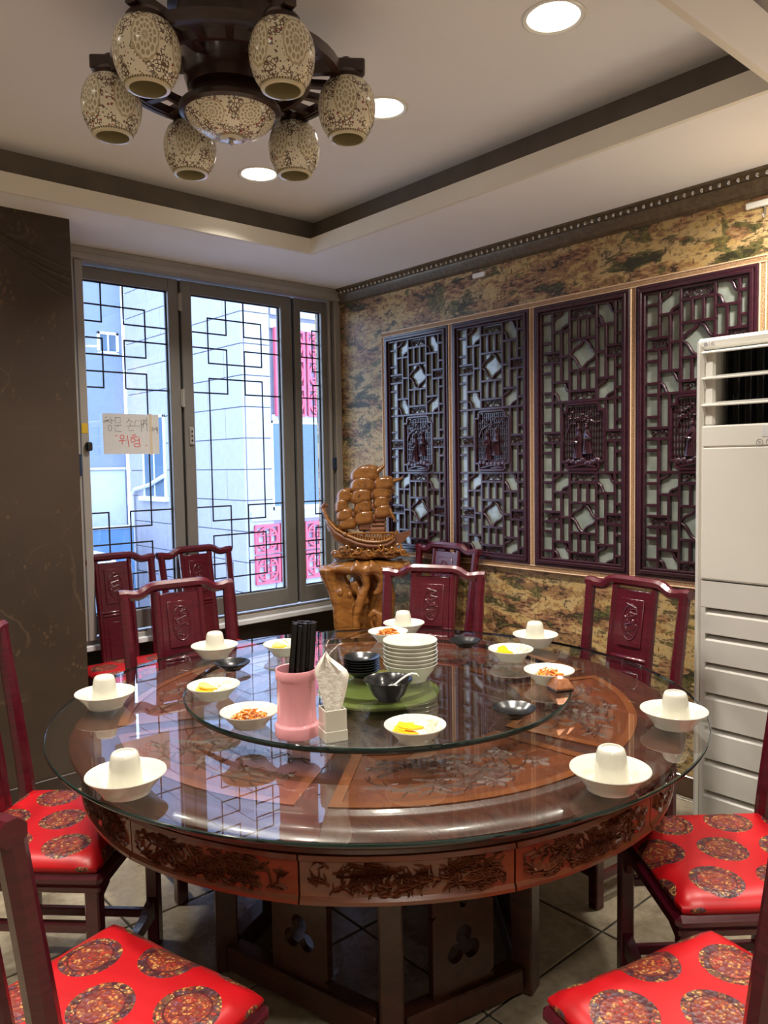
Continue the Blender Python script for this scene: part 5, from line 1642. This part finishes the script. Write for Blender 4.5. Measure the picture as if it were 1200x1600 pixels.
for n_i, (xa, xb, ya, yb, tip) in enumerate(SAIL):
    x0, z1 = sp_(xa, ya); x1, z0 = sp_(xb, yb)
    cxs, czs = (x0 + x1) / 2, (z0 + z1) / 2
    hw, hh = (x1 - x0) / 2, (z1 - z0) / 2
    q = MB()
    q.ell((0, 0, 0), (hw * 1.03, 0.036, hh * 1.04), 24, 14, None, 0.58)
    # belly of the sail: hollow towards the wind side, drooping lower corners
    q.fn(lambda x, y, z: (x - 0.10 * hw * (1 - (z / hh) ** 2), y - 0.020 * (1 - (x / hw) ** 2), z * 1.12 - 0.30 * hh * (x / hw) ** 2 + 0.22 * hh * (x / hw) + 0.12 * hh))
    if tip:
        tx_, tz_ = sp_(*tip)
        q.tube([(hw * 0.2, -0.012, hh * 0.15), (hw * 0.75, -0.012, hh * 0.25), ((hw + tx_ - cxs) / 2 + 0.002, -0.014, (tz_ - czs) * 0.7), (tx_ - cxs, -0.016, tz_ - czs)], [hh * 0.75, hh * 0.62, hh * 0.34, 0.0015], 10, flat=0.8)
    so = obj('sail', q, 'amber_wood', ship, 60, loc=(cxs, -0.010 - 0.003 * (n_i % 3), czs))
    rnd = random.Random(n_i)
    if n_i in (1, 2, 3, 10):
        k_ = MB()
        mp = lambda u, v_, h: (u, -0.0595 * (1 - 0.25 * (u / hw) ** 2) + 0.000 - h, v_)
        for c_ in (-0.35, 0.25):
            for j in range(4):
                u, v_ = hw * (c_ + rnd.uniform(-.2, .2)), hh * rnd.uniform(-.4, .4)
                k_.ridge(mp, [(u, v_), (u + rnd.uniform(-.25, .25) * hw, v_ + rnd.uniform(-.4, .4) * hh)], [0.0016, 0.001], 0.002)
        obj('carved_marks', k_, 'ship_dark_wood', so)
    if n_i in (1, 2, 3, 4, 11):
        obj('sail_hollow', MB().ell((hw * 0.96, -0.034, 0.02 * hh), (0.010, 0.016, hh * 0.66), 12, 8), 'ship_dark_wood', so)
    obj('boom', MB().tube([(-hw * 0.95, -0.028, -hh * 1.0), (hw * 0.95, -0.028, -hh * 1.0)], 0.0042, 6), 'ship_dark_wood', so)
# curling waves under the hull
def curl(cx_, cy_, cz_, r, flip):
    pts = []
    for k in range(18):
        a = PI * 1.25 + k * 0.42
        rad = r * (1 - k / 24)
        pts.append((cx_ + flip * rad * math.cos(a), cy_ - 0.0004 * k, cz_ + rad * math.sin(a)))
    return MB().tube([(cx_ - flip * r * 1.6, cy_, cz_ - r * 1.1)] + pts, [r * 0.25] + [r * (0.36 - 0.013 * k) for k in range(18)], 8)
for k in range(13):
    x = -0.185 + k * 0.0325
    obj('wave_curl', curl(x, -0.098 + 0.014 * (k % 2), 0.004 + 0.014 * (k % 3), 0.021 + 0.006 * (k % 2), 1 if k % 3 else -1), 'amber_wood', ship)
obj('wave_base', MB().ell((0.005, 0, -0.010), (0.225, 0.088, 0.034), 28, 10, None, 0.8).fn(lambda x, y, z: (x, y + 0.008 * math.sin(30 * x), z + 0.006 * math.sin(45 * x + 20 * y))), 'amber_wood', ship, 60)

stand = thing('root_stand', 'gnarled polished root-wood stand under the carved ship in the corner', 'stand', (SXY[0], SXY[1], 0), SRZ)
rt = MB()
rt.ell((0.0, 0, 0.876), (0.235, 0.13, 0.046), 26, 12, None, 0.85)
rnd = random.Random(12)
ROOTS = [  # (points px, radii px, depth y)
    ([(512, 874), (512, 892), (519, 915), (530, 940), (535, 985), (530, 1040)], [14, 12, 9, 12, 14, 14], -0.07),
    ([(530, 872), (527, 890), (533, 905), (545, 925), (548, 985), (552, 1060)], [12, 8, 9, 12, 15, 18], -0.03),
    ([(552, 872), (569, 890), (572, 912), (562, 935), (553, 960), (552, 1000), (545, 1080)], [13, 10, 7, 8, 9, 14, 16], -0.10),
    ([(575, 874), (590, 888), (597, 905), (592, 920), (583, 925)], [14, 11, 9, 7, 4], -0.10),
    ([(560, 880), (585, 912), (592, 938), (582, 970), (575, 1010), (590, 1080)], [12, 14, 18, 14, 16, 16], 0.02),
    ([(630, 872), (612, 886), (600, 905), (604, 935), (598, 985), (605, 1080)], [8, 12, 14, 15, 15, 16], 0.04),
    ([(520, 876), (545, 885), (560, 900), (558, 940), (560, 1000), (565, 1100)], [12, 14, 16, 20, 22, 24], 0.06),
    ([(640, 872), (625, 874), (605, 876)], [5, 8, 10], -0.03),
    ([(575, 960), (583, 950), (592, 955), (592, 985), (585, 1040)], [5, 6, 7, 8, 10], -0.11),
    ([(552, 905), (556, 918), (566, 926), (572, 940)], [7, 8, 7, 5], -0.08)]
for pts, rad, dep in ROOTS:
    P3 = []
    for (px, py) in pts:
        x, z = sp_(px, py + (9 if py < 882 else 0))
        P3.append((x, dep + 0.01 * math.sin(py * 0.05), z + ZSHIP))
    rt.tube(P3, [r * KP for r in rad], 10, flat=0.9)
for k in range(9):
    a = 2 * PI * k / 9
    rt.tube([(0.06 * math.cos(a) - .03, 0.05 * math.sin(a), 0.22), (0.09 * math.cos(a) - .03, 0.08 * math.sin(a), 0.10), (0.17 * math.cos(a) - .02, 0.13 * math.sin(a), 0.025)], [0.06, 0.05, 0.024], 9)
ro = obj('root_body', rt, 'amber_wood', stand)
md_ = ro.modifiers.new('weld', 'REMESH'); md_.mode = 'VOXEL'; md_.voxel_size = 0.0085
sm_ = ro.modifiers.new('soft', 'SMOOTH'); sm_.iterations = 3; sm_.factor = 0.5
bpy.context.view_layer.update()
bake(ro)
ro.data.shade_smooth()
if not ro.data.materials:
    ro.data.materials.append(MATS['amber_wood'])
pl_ = []
for k in range(9):
    a = PI * k / 8
    pl_.append((-0.137 + 0.044 * math.cos(a), 0.745 + 0.03 * math.sin(a)))
pl_ = [(-0.093, 0.36)] + pl_ + [(-0.183, 0.36)]
obj('front_plaque', MB().prism(pl_[::-1], -0.150, -0.118, 'y').ell((-0.158, -0.140, 0.752), (0.020, 0.022, 0.026), 10, 7).ell((-0.106, -0.140, 0.735), (0.014, 0.02, 0.022), 10, 7), 'amber_wood', stand, 40)
obj('cavity_rim', MB().tube([(0.035 + 0.022 * math.cos(k * PI / 8), -0.118, 0.585 + 0.055 * math.sin(k * PI / 8)) for k in range(16)], 0.008, 6, closed=True), 'amber_wood', stand)

# ================================================================== outside
tag(obj('ground', MB().box(-2, 14, YW + 0.2, 22, -1.6, -1.5), 'asphalt'), kind='structure')
bs = thing('stone_building', 'pale stone-clad corner building with red fretwork screens across the alley', 'building', (4.89, 8.0, 0))
obj('wall', MB().box(0.02, 4.2, 0.02, 3.29, -1.5, 7.5), 'stone_joint', bs, 0)
pan = {}
def stone(nm, sx_, sy_, sz_, loc):
    key = (nm, round(sx_, 3), round(sy_, 3), round(sz_, 3))
    if key not in pan:
        o = obj('stone_panel', MB().cbox(-sx_ / 2, sx_ / 2, -sy_ / 2, sy_ / 2, -sz_ / 2, sz_ / 2, 0.004), 'stone_cladding', bs)
        pan[key] = o.data
        o.location = loc
    else:
        inst('stone_panel', pan[key], bs, loc)
RH = 0.372
for r in range(-2, 15):
    z = -0.06 + r * RH
    off = 0.42 if r % 2 else 0.0
    for c_ in range(5):
        y0 = max(0.0, c_ * 0.84 - off); y1 = min(3.28, (c_ + 1) * 0.84 - off)
        if y1 - y0 < 0.05:
            continue
        stone('a', 0.03, y1 - y0 - 0.010, RH - 0.010, (0.005, (y0 + y1) / 2, z + RH / 2))
    for (x0, x1) in ((0.0, 0.10), (0.10, 0.38)):
        if x0 == 0.0:
            continue
        stone('b', 0.36 - 0.01, 0.03, RH - 0.010, (0.20, 0.005, z + RH / 2))
    if z > 3.2 or z < 0.0:
        stone('b', 1.1, 0.03, RH - 0.010, (0.95, 0.005, z + RH / 2)); stone('b', 1.1, 0.03, RH - 0.010, (2.06, 0.005, z + RH / 2))
obj('lintel', MB().cbox(0.38, 3.2, -0.02, 0.03, 2.02, 2.09, 0.004).cbox(0.38, 3.2, -0.02, 0.03, 3.13, 3.24, 0.004).cbox(0.05, 3.2, -0.03, 0.03, 0.80, 0.92, 0.004), 'stone_cladding', bs)
for (x0, x1) in ((0.40, 0.62), (0.72, 1.22), (1.32, 1.9)):
    wn = obj('window', MB().cbox(x0 - 0.03, x0, -0.01, 0.03, 0.92, 2.02, 0.004).cbox(x1, x1 + 0.03, -0.01, 0.03, 0.92, 2.02, 0.004).cbox(x0 - 0.03, x1 + 0.03, -0.01, 0.03, 1.98, 2.02, 0.004).cbox(x0 - 0.03, x1 + 0.03, -0.01, 0.03, 0.92, 0.97, 0.004), 'outdoor_white', bs)
    obj('pane', MB().box(x0, x1, 0.0, 0.012, 0.97, 1.98), 'outdoor_glass', wn, 0)
def fret_screen(s):
    q = MB()
    y0, y1 = -0.03, 0.0
    t_ = 0.028 * s / 0.35
    q.box(0, s, y0, y1, 0, t_).box(0, s, y0, y1, s - t_, s).box(0, t_, y0, y1, t_, s - t_).box(s - t_, s, y0, y1, t_, s - t_)
    c_ = s / 2
    q.tube([(c_ + 0.40 * s * math.cos(k * PI / 12 + PI / 12), -0.015, c_ + 0.40 * s * math.sin(k * PI / 12 + PI / 12)) for k in range(24)], t_ * 0.62, 4, closed=True)
    for d_ in (-0.13, 0.13):
        q.box(c_ + d_ * s - 0.008, c_ + d_ * s + 0.008, y0 + .004, y1 - .004, c_ - 0.36 * s, c_ + 0.36 * s)
        q.box(c_ - 0.36 * s, c_ + 0.36 * s, y0 + .005, y1 - .005, c_ + d_ * s - 0.008, c_ + d_ * s + 0.008)
    q.box(c_ - 0.05 * s, c_ + 0.05 * s, y0, y1, c_ - 0.05 * s, c_ + 0.05 * s)
    for sx_ in (-1, 1):
        for sz_ in (-1, 1):
            x, z = c_ + sx_ * s * 0.5, c_ + sz_ * s * 0.5
            q.prism([(x, z), (x - sx_ * 0.13 * s, z), (x, z - sz_ * 0.13 * s)], y0 + .002, y1 - .002, 'y')
            a = math.atan2(sz_, sx_)
            q.box(c_ + sx_ * 0.25 * s - 0.03, c_ + sx_ * 0.25 * s + 0.03, y0 + .006, y1 - .006, c_ + sz_ * 0.25 * s - 0.008, c_ + sz_ * 0.25 * s + 0.008)
    return q
fs_ = None
obj('screen_backing', MB().box(0.43, 1.7, 0.0, 0.015, 2.09, 3.13).box(0.08, 1.7, 0.0, 0.015, -0.02, 0.80), 'fret_backing', bs, 0)
obj('red_post', MB().cbox(0.43, 0.53, -0.05, 0.0, 2.07, 3.14, 0.004), 'red_fret', bs)
spots = [(0.53 + 0.385 * i + 0.0, 2.075 + 0.352 * j) for i in range(3) for j in range(3)] + [(0.09 + 0.37 * i, 0.035 + 0.372 * j) for i in range(4) for j in range(2)]
for (x, z) in spots:
    if fs_ is None:
        fs_ = obj('fret_screen', fret_screen(0.35), 'red_fret', bs, 0); fs_.location = (x, -0.01, z)
    else:
        inst('fret_screen', fs_.data, bs, (x, -0.01, z))
wn = obj('window', MB().cbox(-0.03, 0.03, 2.05, 2.10, 1.05, 2.20, 0.004).cbox(-0.03, 0.03, 2.72, 2.77, 1.05, 2.20, 0.004).cbox(-0.03, 0.03, 2.05, 2.77, 2.16, 2.20, 0.004).cbox(-0.03, 0.03, 2.39, 2.42, 1.05, 2.20, 0.004), 'outdoor_white', bs)
obj('pane', MB().box(-0.02, -0.014, 2.10, 2.72, 1.07, 2.16), 'outdoor_glass', wn, 0)
obj('window_sill', MB().cbox(-0.08, 0.03, 2.0, 2.85, 0.99, 1.06, 0.005), 'outdoor_white', wn)
obj('drain_pipe', MB().tube([(-0.05, 2.05, 1.35), (-0.06, 2.5, 1.22), (-0.06, 3.0, 1.15), (-0.06, 3.1, 1.05), (-0.06, 3.1, -1.4)], 0.03, 8), 'outdoor_white', bs)

bu = thing('blue_building', 'bluish plain building closing the alley behind the left pane', 'building', (1.0, 11.42, 0))
obj('wall', MB().box(-2.0, 3.90, 0, 3.0, -1.5, 8.0), 'blue_facade', bu, 0)
wn = obj('window', MB().cbox(3.52, 3.56, -0.03, 0, 3.18, 3.48, 0.003).cbox(3.80, 3.84, -0.03, 0, 3.18, 3.48, 0.003).cbox(3.52, 3.84, -0.03, 0, 3.44, 3.48, 0.003).cbox(3.52, 3.84, -0.03, 0, 3.16, 3.20, 0.003).cbox(3.67, 3.69, -0.03, 0, 3.2, 3.45, 0.003), 'outdoor_white', bu)
obj('pane', MB().box(3.56, 3.80, -0.012, -0.004, 3.2, 3.44), 'outdoor_glass', wn, 0)
obj('pale_wall_panel', MB().cbox(2.2, 3.85, -0.06, 0, 0.50, 1.44, 0.01), 'pale_panel', bu)
obj('panel_cap', MB().cbox(2.2, 3.85, -0.10, 0, 1.44, 1.48, 0.01), 'outdoor_white', bu)
hb_ = thing('site_fence', 'flat blue metal fence below the pale wall outside the left pane', 'fence', (3.0, 10.6, -1.5))
obj('fence_sheet', MB().cbox(0, 1.62, 0, 0.05, 0, 2.12, 0.005), 'blue_panel', hb_)
obj('fence_cap', MB().cbox(0, 1.62, -0.02, 0.07, 2.12, 2.16, 0.005), 'outdoor_white', hb_)
van = thing('white_van', 'top of a white van seen low through the left pane', 'van', (2.7, 9.0, -1.5))
q = MB().prism([(-0.9, 0.35), (1.1, 0.35), (1.1, 0.95), (1.0, 1.75), (0.85, 1.98), (0.4, 2.03), (-0.9, 2.03)], -0.2, 1.4, 'y')
vb_ = obj('van_body', q, 'outdoor_white', van, 30)
for x in (-0.7, -0.1, 0.45):
    obj('side_window', MB().cbox(x, x + 0.42, -0.21, -0.195, 1.25, 1.75, 0.01), 'outdoor_glass', vb_)
for x in (-0.5, 0.7):
    for y in (-0.1, 1.3):
        obj('wheel', MB().tube([(x, y - 0.12, 0.33), (x, y + 0.12, 0.33)], 0.33, 20), 'rubber', van)
